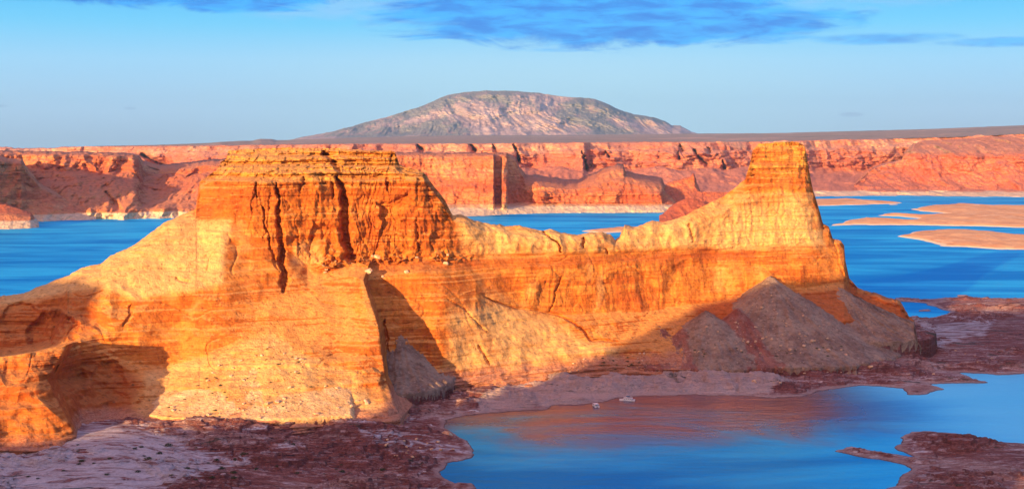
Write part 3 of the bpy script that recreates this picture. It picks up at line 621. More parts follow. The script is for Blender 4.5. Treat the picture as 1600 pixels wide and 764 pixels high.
def butte_attr(px, py, X, Y, Z, st, row):
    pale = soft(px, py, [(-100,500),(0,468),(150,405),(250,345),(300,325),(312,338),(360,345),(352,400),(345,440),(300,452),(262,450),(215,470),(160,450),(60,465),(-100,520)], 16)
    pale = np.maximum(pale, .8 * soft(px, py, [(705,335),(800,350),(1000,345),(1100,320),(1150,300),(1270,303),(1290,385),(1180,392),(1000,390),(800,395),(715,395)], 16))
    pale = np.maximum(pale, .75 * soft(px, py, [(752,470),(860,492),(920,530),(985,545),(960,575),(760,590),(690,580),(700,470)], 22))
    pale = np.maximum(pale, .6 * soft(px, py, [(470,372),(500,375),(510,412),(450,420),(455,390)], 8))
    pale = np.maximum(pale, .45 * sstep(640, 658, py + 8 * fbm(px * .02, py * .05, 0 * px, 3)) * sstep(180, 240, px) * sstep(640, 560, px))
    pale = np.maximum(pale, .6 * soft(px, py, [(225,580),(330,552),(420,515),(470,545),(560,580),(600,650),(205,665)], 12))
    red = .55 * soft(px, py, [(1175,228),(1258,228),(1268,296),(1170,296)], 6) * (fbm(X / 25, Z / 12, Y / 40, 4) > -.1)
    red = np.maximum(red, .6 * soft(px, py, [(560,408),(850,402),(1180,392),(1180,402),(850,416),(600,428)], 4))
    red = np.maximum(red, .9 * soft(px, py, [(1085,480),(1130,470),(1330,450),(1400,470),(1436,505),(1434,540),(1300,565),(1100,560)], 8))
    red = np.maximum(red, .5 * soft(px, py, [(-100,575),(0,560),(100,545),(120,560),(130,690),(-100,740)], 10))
    red = np.maximum(red, .8 * soft(px, py, [(112,548),(200,575),(222,600),(190,670),(120,690),(80,600)], 10)); red = np.maximum(red, .6 * soft(px, py, [(-100,500),(60,470),(150,455),(150,520),(90,540),(-100,570)], 10))  # dark red banding that also paints in shade of hollow and wall above
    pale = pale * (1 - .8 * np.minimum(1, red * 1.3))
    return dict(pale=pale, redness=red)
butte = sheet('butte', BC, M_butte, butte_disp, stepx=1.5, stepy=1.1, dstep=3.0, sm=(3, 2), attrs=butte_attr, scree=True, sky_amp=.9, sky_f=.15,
              back=((45, -3), (110, -60), (230, -400)), skirt=(60, -30))
tag(butte, 'tall orange sandstone butte with a flat block, a low saddle and a square tower above the bay', 'butte', kind='structure')

# ---------------------------------------------------------------- shore ground
def wpoly(pts): 
    x, y = G([p[0] for p in pts], [p[1] for p in pts]); return list(zip(x.tolist(), y.tolist()))
MAIN = wpoly([(-400,1000),(640,1000),(700,775),(722,764),(706,750),(688,738),(700,722),(745,714),(736,696),(715,681),(692,668),(700,655),(730,648),(800,643),(850,640),(868,634),(905,633),
  (922,631),(948,627),(962,622),(985,620),(1010,619),(1090,617),(1150,618),(1200,620),(1253,619),(1292,608),(1349,603),(1415,607),(1419,616),(1441,616),(1480,609),(1450,600),(1511,598),(1546,597),(1520,592),(1498,583),(1563,586),(1600,584),(1900,578),
  (1900,462),(1600,467),(1537,466),(1506,464),(1441,468.5),(1397,465),(1400,470),(1445,474),(1463,480),(1485,487),(1463,496),(1441,499),(1423,497),(1380,502),(1300,506),(1100,520),(800,545),(600,560),(300,568),(0,578),(-400,600)])
PEN = wpoly([(1301,702),(1327,697),(1345,699),(1384,707),(1423,714),(1430,713),(1406,703),(1412,692),(1406,683),(1428,675),(1471,676),(1520,681),(1550,691),(1600,694),(1900,700),(1900,1000),(1340,1000),(1384,764),(1406,745),(1426,732),(1415,727),(1362,716),(1301,704)])
ROCKS = [wpoly([(690,764),(712,754),(738,755),(745,762),(720,775),(690,780)]), wpoly([(1434,484.5),(1452,483.5),(1456,486),(1436,486.5)]), wpoly([(1495,461.5),(1512,461),(1514,463),(1497,463.5)])]
HUMPS = [(150, 722, 150, 45, 9), (650, 690, 50, 16, 8), (770, 600, 14, 8, 6), (1300, 590, 80, 8, 4), (1500, 520, 90, 12, 5), (1520, 700, 60, 10, 5), (400, 690, 60, 8, 5), (560, 690, 40, 8, 4)]
def shore_build():
    pyv = np.concatenate([np.arange(830, 560, -1.15), np.arange(560, 452, -.75)]); pxv = np.arange(-170, 1790, 1.9)
    px, py = np.meshgrid(pxv, pyv); X, Y = G(px, py)
    wX = X + 5 * fbm(X / 40, Y / 40, 0 * X, 4, .55); wY = Y + 9 * fbm(X / 45 + 9, Y / 55, 0 * X, 4, .55)
    s = sdf(wX, wY, MAIN); s2 = sdf(wX, wY, PEN); s = np.maximum(s, s2)
    for q in ROCKS: s = np.maximum(s, sdf(X + 2 * fbm(X / 15, Y / 15, 0 * X, 3), Y, q))
    capz = 17 - 11 * sstep(1380, 1500, px)
    capz = np.where(s2 > -5, 6, capz)
    capz = capz * (.55 + .45 * sstep(790, 690, py)) 
    base = capz * (1 - np.exp(-np.maximum(s, 0) * .16 / capz * 1.1))
    t = fbm(X / 110, Y / 75, 0 * X, 5, .55)
    te = (base + 12.0 * t * sstep(0, 40, s)); stp = 3.0
    q = te / stp + .35 * fbm(X / 30, Y / 30, 0 * X, 3); fr = q - np.floor(q); te2 = stp * (np.floor(q) + sstep(.68, .95, fr))
    mixt = .75
    z = te * (1 - mixt) + te2 * mixt
    z = z + (fbm(X / 14, Y / 14, 0 * X, 4, .6) * 1.1 + .8 * ridge(X / 22, Y / 16, 0 * X, 3)) * sstep(0, 14, s)
    jn = np.abs(pn(X / 34, Y / 24 + .3 * X / 34, 0 * X + 2)); j2 = np.abs(pn(X / 15 + 5, Y / 11, 0 * X))
    z = z - 1.6 * np.exp(-(jn / .035) ** 2) - .8 * np.exp(-(j2 / .04) ** 2)
    z = z + 1.3 * blocks(X, Y, 26, 16, 8) * sstep(4, 20, s)
    z = np.maximum(z, .25 + .05 * s)
    for cx, cy, rx, ry, hh in HUMPS:
        z = z + hh * np.exp(-(((px - cx) / rx) ** 2 + ((py - cy) / ry) ** 2)) * sstep(-2, 12, s)
    z = z + .9 * sstep(0, 3, s)
    cz, _k = scree_z(X, Y); z = np.where((s > 0) & (cz - 3 > z), cz - 3, z)
    z = np.where(s > 0, z * sstep(-.1, 2.0, s) + .0, np.maximum(-8, s * .35))
    pale = soft(px, py, [(-200,760),(-200,730),(0,722),(90,700),(170,688),(260,705),(390,742),(330,764),(250,800),(-200,830)], 22) * .72
    pale = np.maximum(pale, .5 * soft(px, py, [(560,690),(700,695),(745,705),(740,716),(560,712)], 8))
    pale = np.maximum(pale, .62 * soft(px, py, [(990,560),(1150,545),(1330,555),(1380,570),(1200,590),(1000,590)], 10))
    pale = np.maximum(pale, .6 * soft(px, py, [(1430,520),(1560,505),(1540,540),(1440,560)], 10))
    sand = soft(px, py, [(740,632),(790,612),(870,597),(930,585),(1000,582),(1110,592),(1250,600),(1200,617),(1000,618),(950,626),(860,636),(750,645)], 7)
    sand = np.maximum(sand, .45 * soft(px, py, [(690,640),(760,600),(900,575),(1020,570),(1020,590),(880,600),(760,640),(700,655)], 8))
    V = np.stack([X, Y, z], -1).reshape(-1, 3)
    o = link_mesh('shore', V, grid_faces(*X.shape), M_shore, attrs=dict(pale=pale, sand=sand))
    SHEETS['shore'] = dict(px=px, py=py, X=X, Y=Y, Z=z, S=s)
    tag(o, 'low shaded shore of banded purple, red and white rock ledges at the foot of the butte', kind='structure')
shore_build()

def bars_build(name, polys, y0, y1, sty, hmax, label, px0=850, px1=1800):
    pyv = np.arange(y1, y0, -sty); pxv = np.arange(px0, px1, 2.0); px, py = np.meshgrid(pxv, pyv); X, Y = G(px, py)
    s = np.full(X.shape, -1e9)
    for q in polys: s = np.maximum(s, sdf(X + 12 * fbm(X / 90, Y / 160, 0 * X, 4), Y + 30 * fbm(X / 120 + 4, Y / 220, 0 * X, 4), wpoly(q)))
    z = hmax * (1 - np.exp(-np.maximum(s, 0) / 45)) * (.8 + .35 * fbm(X / 150, Y / 250, 0 * X, 5)) + .8 * sstep(0, 20, s) * fbm(X / 30, Y / 50, 0 * X, 4)
    z = np.where(s > 0, z + .2, np.maximum(-15, s * .1))
    tag(link_mesh(name, np.stack([X, Y, z], -1).reshape(-1, 3), grid_faces(*X.shape), M_bar), label, kind='structure')
bars_build('sand_island', [[(1405,370),(1427,363),(1466,359),(1509,360),(1560,364),(1600,368),(1900,374),(1900,396),(1600,390),(1541,388),(1470,384.5),(1466,382),(1443,376)]], 355, 400, .35, 14, 'nearest pale orange sand island on the right of the far lake')
bars_build('sand_island', [[(1297,352),(1340,343),(1356,340),(1376,343),(1415,344),(1439,342),(1400,338),(1370,337),(1392,333),(1439,337),(1482,334),(1440,330),(1423,327),(1443,323),(1501,319),(1541,322),(1600,322),(1900,322),(1900,358),(1600,356),(1521,353.5),(1403,351.5)]], 316, 362, .28, 14, 'largest branching sand island in the middle of the far lake at right')
bars_build('sand_island', [[(1230,313),(1325,311),(1384,315),(1411,317),(1391,319),(1325,320.5),(1230,323)], [(1392,319.6),(1402,319.2),(1402,320.1),(1392,320.3)]], 307, 326, .2, 12, 'thin sand spit showing just right of the square tower', 1180, 1460)
bars_build('sand_island', [[(910,362),(945,358),(975,355.5),(1010,356),(1040,360),(1000,366),(970,363.5),(935,365)]], 352, 370, .28, 12, 'small sand spit seen over the saddle of the butte', 860, 1080)

# ---------------------------------------------------------------- far mesas
def mesa_disp(a_flu, l_flu, a_bul, l_bul, a_led, l_led, cuts=()):
    def f(px, py, X, Y, Z, st, row):
        d = a_bul * fbm(X / l_bul, Y / l_bul, Z / l_bul, 3)
        d = d + a_flu * (.35 + .65 * st) * ridge(X / l_flu, Z / (l_flu * 3), Y / (l_flu * 4), 4, .55)
        d = d + a_led * st * np.tanh(3 * fbm(0 * X, Z / l_led + .4 * fbm(X / 500, Z / 90, 0 * X, 2), X / 5000, 3, .6))
        d = d + a_flu * .25 * fbm(X / (l_flu * .25), Z / (l_flu * .3), Y / l_flu, 4, .6)
        d = d + st * a_flu * (.55 * blocks(X, Z, l_flu * .45, 46, 6) + .3 * blocks(X, Z, l_flu * .2, 22, 7))
        for pts, w0, w1, dep in cuts:
            dd, tt = polydist(px + 2 * fbm(px * .2, py * .2, 0 * px, 3), py, pts); d = d - .75 * dep * np.exp(-(dd / (.2 + (w0 + (w1 - w0) * tt) * (.3 + .7 * tt))) ** 2)
        edge = sstep(0, .12, row) * .8 + .2
        return d * edge
    return f
ATT0 = lambda px, py, X, Y, Z, st, row: dict(pale=0 * px, redness=.35 * sstep(1.2, 1.8, row) * sstep(3.5, 3.0, row))
# left mesa across the water
def colB(px, top, D0=6100, sh=341, cb=268, ls=286):
    return (px, [(top, D0 + 120), (top + 2, D0 + 20), (cb, D0 - 60), (ls, D0 - 380), (sh - 14, D0 - 740 if False else 5360 + (341 - sh) * 38), (sh, 5294 + (341 - sh) * 44)])
B_cols = [colB(-120, 238, 6100, 346), colB(0, 239, 6100, 345), colB(60, 240, 6080, 343), colB(120, 241, 6050, 341), colB(170, 242, 6050, 341), colB(208, 244, 6050, 340.5), colB(216, 248, 6100, 340.5, 272),
          colB(224, 258, 6300, 340, 278, 290), colB(250, 266, 6500, 340, 276, 290), colB(285, 262, 6300, 339, 274, 288), colB(330, 256, 6200, 338, 270, 286), colB(420, 250, 6200, 338)]
o = sheet('mesa', B_cols, M_far, mesa_disp(120, 190, 90, 500, 34, 24, [([(165,300),(185,325)], 4, 5, 90), ([(215,290),(222,318)], 3, 4, 70)]), stepx=1.6, stepy=.8, dstep=40, sm=(3, 2), back=((200, 0), (700, 0), (1600, 0), (1700, -400)), skirt=(60, -30), attrs=ATT0, sky_amp=.7, sky_f=.12, row_amp=5)
tag(o, 'stepped red mesa across the lake on the left with a white shoreline band', kind='structure')
# dark mesa at the far left edge
A_cols = [(-700, [(222,4700),(224,4650),(262,4600),(300,4480),(335,4400),(352,4350)]), (-300, [(232,4800),(234,4750),(270,4700),(300,4600),(335,4480),(352,4400)]), (-60, [(242,5050),(244,5020),(272,4990),(300,4900),(330,4820),(349,4740)]), (0, [(248,5200),(250,5170),(278,5130),(305,5080),(328,5060),(347,4960)]), (18, [(252,5240),(254,5210),(280,5170),(305,5120),(328,5090),(346,5010)]),
          (34, [(252,5260),(254,5240),(283,5200),(305,5150),(328,5110),(345,5040)]), (40, [(262,5300),(266,5280),(287,5250),(306,5180),(328,5130),(344.5,5080)]), (60, [(290,5320),(292,5310),(298,5290),(310,5230),(328,5170),(344,5110)]), (110, [(316,5340),(318,5330),(322,5310),(327,5270),(333,5240),(344,5160)]), (150, [(334,5330),(335,5320),(336,5310),(338,5290),(340,5270),(346,5220)])]
o = sheet('mesa', A_cols, M_far, mesa_disp(50, 150, 40, 400, 10, 22), stepx=1.6, stepy=.8, dstep=40, back=((600, 2), (900, -60), (1400, -400)), skirt=(60, -30), attrs=ATT0, sky_amp=.5)
tag(o, 'dark shaded mesa at the left edge of the far shore', kind='structure')
# tall mesa beyond the left edge of the view: it throws the evening shade over the dark mesa
L_cols = [(-1300, [(190,4500),(193,4450),(250,4380),(290,4250),(372,4150)]), (-800, [(184,4400),(187,4350),(250,4300),(290,4200),(374,4100)]), (-420, [(180,4330),(183,4290),(250,4240),(290,4180),(375,4080)]), (-360, [(184,4310),(188,4280),(250,4240),(290,4190),(372,4110)]), (-338, [(235,4290),(240,4270),(270,4240),(300,4200),(370,4130)]), (-300, [(350,4260),(352,4250),(355,4240),(360,4230),(368,4200)])]
o = sheet('mesa', L_cols, M_far, mesa_disp(50, 150, 40, 400, 10, 22), stepx=4, stepy=2, dstep=40, back=((300, 2), (600, -60), (900, -400)), skirt=(60, -30), attrs=ATT0, sky_amp=2)
tag(o, 'tall mesa on the left side of the lake, beyond the left edge of the photo', kind='structure')
N_cols = [(-200, [(300,4830),(306,4780),(322,4720),(333,4640),(352.5,4600)]), (-40, [(314,4860),(318,4840),(328,4780),(334,4720),(353,4650)]), (10, [(320,4880),(324,4860),(331,4800),(336,4740),(353,4660)]), (28, [(326,4890),(328,4870),(333,4820),(337,4760),(352.5,4670)]), (48, [(333,4880),(334,4870),(336,4840),(339,4790),(352,4700)]), (57, [(345,4860),(346,4850),(347,4830),(348,4800),(351.5,4740)]), (61, [(351.5,4830),(352,4820),(352.3,4810),(352.6,4790),(353,4750)])]
o = sheet('mesa', N_cols, M_far, mesa_disp(18, 80, 14, 200, 3, 18), stepx=1.2, stepy=.7, dstep=30, back=((120, -2), (300, -100), (400, -400)), skirt=(50, -20), attrs=lambda px, py, X, Y, Z, st, row: dict(pale=0 * px, redness=.7 * sstep(3, 2, row)), sky_amp=.4)
tag(o, 'low sunlit red headland with a white base at the left edge of the lake', kind='structure')
# middle mesa showing between block and tower
def colC(px, top, k=0, sh=336, a=262, b=288, c=318):
    return (px, [(top, 6060 + k), (top + 2, 5980 + k), (a, 5930 + k), (b, 5830 + k), (c, 5760 + k), (sh - 10, 5690 + (336 - sh) * 30), (sh, 5560 + (336 - sh) * 48)])
C_cols = [colC(560, 242, 0, 340), colC(640, 241, 0, 340), colC(700, 242, 0, 339.5), colC(740, 242, -20, 338), colC(765, 242, -60, 337), colC(771, 241.5, -90, 336.5), colC(774, 241.5, 60, 336.3), colC(782, 241.5, 60, 336), colC(785, 242, -60, 335.6), colC(792, 242, -60, 335.3), colC(795, 243, 220, 335, 262, 290), colC(806, 250, 260, 334.6, 266, 290, 316),
          colC(812, 268, 250, 334.3, 278, 292, 316), (822, [(282,6120),(283.5,6080),(290,6010),(298,5980),(316,5940),(324,5800),(333.8,5640)]), (838, [(283,6100),(284.5,6060),(291,6000),(299,5970),(317,5930),(323,5810),(333.3,5670)]), (841, [(284,6100),(285.5,6060),(291,5900),(299,5870),(318,5850),(323,5790),(333.1,5670)]), (870, [(288,6100),(289.5,6060),(294,5930),(300,5900),(318,5870),(323,5800),(332.4,5690)]), (884, [(291,6100),(292,6060),(296,5950),(302,5920),(318,5880),(323,5800),(332,5700)]),
          (903, [(291,6100),(292,6060),(296,5950),(302,5920),(318,5880),(323,5810),(331.6,5710)]), (914, [(285,6100),(286.5,6060),(294,5940),(301,5910),(318,5880),(323,5810),(331.3,5720)]), (932, [(278,6120),(280,6080),(288,5980),(298,5930),(318,5890),(323,5820),(331,5730)]), (941, [(271,6130),(274,6080),(286,5980),(298,5930),(318,5890),(323,5820),(330.8,5735)]), (965, [(262,6200),(270,6120),(284,6000),(297,5940),(318,5900),(322,5825),(330.4,5745)]), (974, [(264,6190),(271,6110),(284,6000),(297,5940),(318,5900),(322,5825),(330.2,5750)]),
          (977, [(275,6130),(277,6080),(286,5990),(298,5940),(318,5900),(322,5830),(330.1,5755)]), (1000, [(281,6120),(283,6070),(289,6000),(299,5950),(318,5910),(323,5840),(329.8,5760)]), (1034, [(288,6110),(289.5,6070),(294,6010),(301,5960),(318,5920),(323,5850),(329.5,5770)]), (1038, [(300,6100),(301,6070),(303,6030),(307,6000),(318,5950),(323,5860),(329.4,5775)]), (1060, [(320,6080),(321,6060),(322,6030),(323,6000),(324,5950),(326,5890),(329.2,5790)]), (1130, [(326,6060),(326.5,6040),(327,6020),(327.5,6000),(328,5950),(328.4,5900),(329,5800)])]
o = sheet('mesa', C_cols, M_far, mesa_disp(60, 130, 40, 400, 26, 20), stepx=1.5, stepy=.7, dstep=25, sm=(2, 1), back=((200, 0), (600, 0), (1100, 0), (1200, -400)), skirt=(50, -30), attrs=lambda px, py, X, Y, Z, st, row: dict(pale=.7 * sstep(3.9, 4.3, row), redness=.5 * sstep(2.6, 3.1, row) * sstep(4.2, 3.9, row)), sky_amp=.5)
tag(o, 'layered orange and red cliffs across the water between the block and the tower', kind='structure')
# spires left of the tower
def colG(px, top, k=0): return (px, [(top, 4700 + k), (top + 1.5, 4680 + k), (top + .35 * (330 - top), 4640 + k), (top + .7 * (333 - top), 4580 + k), (338, 4500 + k), (346, 4420 + k)])
o = sheet('rock_spires', [colG(1030, 345), colG(1040, 330, 0), colG(1050, 321, 0), colG(1060, 315), colG(1075, 309), colG(1092, 312), colG(1108, 318), colG(1150, 330)], M_far, mesa_disp(28, 60, 10, 200, 5, 18), stepx=1, stepy=.7, dstep=25, back=((60, -5), (160, -60), (300, -400)), skirt=(50, -30), attrs=lambda px, py, X, Y, Z, st, row: dict(pale=0 * px, redness=.9 + 0 * px), sky_amp=1.0)
tag(o, 'rounded dark red rock knob rising behind the saddle left of the tower', kind='structure')
def colH(px, top, k=0): return (px, [(top, 6400 + k), (top + 1.5, 6380 + k), (top + .45 * (300 - top), 6340 + k), (300, 6250 + k), (320, 6100 + k)])
o = sheet('rock_spires', [colH(1036, 300), colH(1042, 286), colH(1052, 283), (1062, colH(1062, 281)[1]), colH(1072, 278), colH(1079, 276), colH(1082, 270), colH(1085, 272), colH(1089, 286), colH(1096, 302), colH(1115, 312), colH(1150, 318)], M_far, mesa_disp(40, 70, 10, 200, 6, 18), stepx=1, stepy=.7, dstep=25, back=((60, -5), (160, -60), (300, -400)), skirt=(50, -30), attrs=lambda px, py, X, Y, Z, st, row: dict(pale=0 * px, redness=.7 + 0 * px), sky_amp=1.0)
tag(o, 'jagged red spire standing left of the square tower', kind='structure')
# long back mesa: cliff top, cliff base, plain, far shore
def colE(px, top=223, D0=9200, cb=262, sh=307, mid=None):
    return (px, [(top, D0 + 60), (top + 1, D0), (top + 11, D0 - 100), (top + 14, D0 - 220), (cb, D0 - 330), (cb + 8, D0 - 700), (sh - 7, 7700 + (307 - sh) * 60), (sh, 7430 + (307 - sh) * 85)])
E_cols = [colE(-200, 232, 10500), colE(84, 232, 10500), colE(100, 230, 10300), colE(200, 229, 9900), colE(300, 228, 9400), colE(345, 228, 9300), colE(450, 226, 9200), colE(600, 225, 9300), colE(648, 225, 9200), colE(720, 225, 9250), colE(800, 224, 9100), colE(830, 224, 9250), colE(900, 223, 9200), colE(912, 223, 9000), colE(920, 223, 9300), colE(1000, 222, 9400), colE(1050, 222, 9200), colE(1100, 222, 9200),
          colE(1170, 222, 9500), colE(1260, 220, 9700), colE(1300, 219, 10000, 264), colE(1400, 217, 10200, 266), colE(1500, 214, 10000, 264), colE(1600, 210, 9800, 264), colE(1800, 206, 9600, 264)]
cutsE = [([(222,242),(240,252),(262,262)], 7, 9, 420), ([(652,227),(658,234)], 3, 4, 260), ([(735,226),(742,236)], 3, 4, 260), ([(803,226),(808,240),(811,252)], 2.2, 2.6, 300), ([(909,236),(914,250),(917,268)], 3, 2.5, 300), ([(1062,226),(1066,236)], 2.5, 3, 220), ([(1084,234),(1092,246),(1104,256)], 2.5, 4, 260), ([(1106,230),(1110,238)], 2, 2, 180), ([(1128,250),(1132,262)], 2.5, 3, 220), ([(1058,236),(1062,248)], 2, 2, 200), ([(945,236),(952,246)], 1.6, 1.6, 160), ([(770,226),(776,238)], 3, 3, 220)]
o = sheet('mesa', E_cols, M_back, mesa_disp(160, 380, 200, 1500, 34, 26, cutsE), stepx=1.6, stepy=.7, dstep=60, sm=(4, 1), back=((200, 0), (500, 0), (900, -60), (2500, -400)), skirt=(60, -30), attrs=lambda px, py, X, Y, Z, st, row: dict(pale=.45 * sstep(3.2, 2.6, row) * sstep(.5, 1, row) + .5 * sstep(4.9, 5.6, row) * 0, redness=.4 * sstep(3.0, 3.4, row)), sky_amp=.55, sky_f=.05, row_amp=6)
tag(o, 'long pink and orange cliff of the far mesa running along the horizon', kind='structure')
# right mesa, nearer
F_cols = [(1335, [(290,8200),(290.5,8190),(291,8160),(291.5,8120),(292,8000),(293,7900)]), (1352, [(274,8400),(275,8390),(278,8330),(282,8260),(287,8150),(293,7950)]), (1366, [(263,8500),(264,8480),(270,8400),(276,8300),(285,8150),(293,7950)]), (1384, [(257,8500),(258,8480),(266,8400),(275,8300),(284,8150),(293,7950)]), (1409, [(251,8500),(252,8480),(262,8400),(274,8300),(284,8150),(293,7950)]),
          (1413, [(240,8600),(243,8520),(254,8400),(270,8300),(283,8150),(293,7950)]), (1427, [(225,8900),(232,8600),(243,8420),(268,8300),(283,8150),(293,7950)]), (1443, [(220,9000),(229,8650),(242,8400),(268,8280),(283,8150),(293,7950)]), (1521, [(216,9000),(227,8600),(241,8350),(268,8230),(283,8100),(293,7950)]), (1600, [(212,9000),(225,8600),(239,8300),(268,8180),(283,8050),(293,7900)]), (1850, [(206,9000),(222,8500),(237,8200),(268,8080),(283,7950),(293,7850)])]
o = sheet('mesa', F_cols, M_right, mesa_disp(150, 260, 120, 900, 55, 28), stepx=1.6, stepy=.7, dstep=60, sm=(3, 1), back=((700, 0), (1800, -20), (2500, -400)), skirt=(200, -80), attrs=lambda px, py, X, Y, Z, st, row: dict(pale=0 * px, redness=.5 * sstep(1.8, 2.2, row)), sky_amp=.5, row_amp=4)
tag(o, 'big red mesa with a brown stepped top on the right of the far shore', kind='structure')

# plateau behind, grey green scrub
def plat_mat():
    m, n = newmat('plateau_scrub'); pos = n.node('ShaderNodeTexCoord').outputs['Object']
    a = n.noise(n.vm('MULTIPLY', pos, (.0007, .0006, .004)), 1, 8, .68, .8); b = n.noise(pos, .01, 5, .7)
    col = n.ramp(n.m('ADD', n.m('MULTIPLY', a, .7), n.m('MULTIPLY', b, .3)), [(.40, (.20, .19, .15)), (.47, (.36, .28, .23)), (.53, (.25, .22, .18)), (.60, (.58, .38, .29))])
    finish(n, col, .95, b, .6, 30, .1); return m
M_plat = plat_mat()
def plateau():
    pts = [(-200,236),(60,236),(84,232),(150,228.5),(250,226.5),(330,223.5),(345,222),(375,220.5),(395,220),(405,217.5),(425,217.5),(432,219.5),(470,218),(560,215),(700,212),(900,211),(1080,209),(1200,208.5),(1300,206),(1450,202),(1600,196),(1800,190)]
    edge = [(-200,233),(84,233),(200,229.5),(345,228.5),(600,226),(800,225),(1000,223),(1260,221),(1300,220),(1400,218),(1500,215),(1600,211),(1800,207)]
    pxs = np.arange(-200, 1800, 3.0); sk = np.interp(pxs, *zip(*pts)) + .25 * fbm(pxs * .05, 0 * pxs, 0 * pxs, 4); ed = np.maximum(np.interp(pxs, *zip(*edge)) + .6, sk + .8)
    f = np.linspace(0, 1, 28)[:, None]
    py = sk[None] * (1 - f) + ed[None] * f; px = pxs[None] + 0 * f
    Dn = 180 + np.interp(pxs, [-200, 84, 100, 200, 300, 345, 450, 1170, 1260, 1300, 1400, 1500, 1600, 1800], [10500, 10500, 10300, 9900, 9400, 9300, 9200, 9500, 9700, 10000, 10200, 10000, 9800, 9600]); Df = np.interp(pxs, [-200, 345, 460, 900, 1100, 1300, 1800], [13000, 13000, 26000, 30000, 26000, 20000, 17000])
    inv = (1 / Df[None]) * (1 - f) + (1 / Dn[None]) * f
    D = 1 / inv * (1 + .012 * fbm(px * .03, f * 9, 0 * px, 4))
    X, Y, Z = P(px, py, D)
    X = np.concatenate([X[:1] * 1.2, X[:1] * 1.02, X]); Y = np.concatenate([Y[:1] * 1.2, Y[:1] * 1.02, Y]); Z = np.concatenate([np.full((1, X.shape[1]), -30.), Z[:1] - 15, Z])
    tag(link_mesh('plateau', np.stack([X, Y, Z], -1).reshape(-1, 3), grid_faces(*X.shape), M_plat), 'grey green scrub plateau stretching back to the mountain', kind='structure')
plateau()
sheet_o = sheet('mesa', [(-60, [(229.5,15000),(230,14950),(234,14900),(240,14500)]), (0, [(230,15000),(230.5,14950),(234,14900),(240,14500)]), (18, [(230.5,15000),(231,14950),(234.5,14900),(240,14500)]), (27, [(234,15000),(234.3,14950),(236,14900),(240,14500)]), (34, [(238,15000),(238.5,14950),(239,14900),(240,14500)])], M_back, mesa_disp(120, 400, 60, 900, 20, 30), stepx=1.5, stepy=.6, dstep=60, back=((900, 0), (2000, -400)), skirt=(50, -50), attrs=ATT0, sky_amp=.2)
tag(sheet_o, 'tiny distant butte on the horizon at the far left', kind='structure')

# mountain
def mount_mat():
    m, n = newmat('mountain_rock'); pos = n.node('ShaderNodeTexCoord').outputs['Object']; z = n.xyz(pos)[2]
    a = n.noise(n.vm('MULTIPLY', pos, (.00032, .00018, .0007)), 1, 8, .6, .5); b = n.noise(n.vm('MULTIPLY', pos, (.003, .001, .003)), 1, 6, .7, .3)
    v = n.m('ADD', n.m('MULTIPLY', a, .6), n.m('MULTIPLY', b, .4))
    rock = n.ramp(b, [(.38, (.28, .20, .20)), (.5, (.42, .31, .29)), (.62, (.62, .47, .42))])
    fz = n.m('ADD', v, n.m('MULTIPLY', n.ss(z, 300, 1900), .07))
    col = n.mix(n.m('MULTIPLY', n.ss(fz, .47, .55), .85), rock, (.13, .15, .15))
    finish(n, col, .95, b, .8, 150, .1); return m
M_mount = mount_mat()
MSK = [(440,221),(491,211),(531,203),(572,191),(612,181),(653,168),(677,158.6),(694,150.5),(726,144),(759,142),(799,142.5),(840,145),(880,151.7),(929,154.5),(945,160.6),(962,169.5),(990,179),(1019,183),(1039,189),(1050,196),(1063,196.4),(1080,206),(1110,214)]
mc = []
for x_, y_ in MSK:
    b_ = 221; h_ = b_ - y_
    mc.append((x_, [(y_, 44500), (y_ + h_ * .12, 43800), (y_ + h_ * .4, 42300), (y_ + h_ * .7, 40600), (b_ - h_ * .08, 38800), (b_ + 3, 37500)]))
def mdisp(px, py, X, Y, Z, st, row):
    wx_ = X + 900 * fbm(X / 3000, Z / 1500, 0 * X, 2)
    dd = 520 * ridge((wx_ + .7 * Z) / 2600, Z / 5000, 0 * X, 5, .6) * sstep(0, .8, row) + 500 * fbm(X / 900, Z / 500, 0 * X, 4, .6) * sstep(0, .6, row)
    return dd * sstep(5.2, 4.0, row)
o = sheet('mountain', mc, M_mount, mdisp, stepx=1.3, stepy=.7, dstep=400, sm=(6, 3), back=((2500, 0), (5000, -600), (9000, -3000)), skirt=(60, -60), attrs=None, sky_amp=.8, sky_f=.07)
tag(o, 'broad pale domed mountain with dark forest patches on the horizon', kind='structure')
# solid land under the far country, so the lake does not show through behind the mesas
fx = np.array([[-60000, -12000, 12000, 60000]] * 2, float)
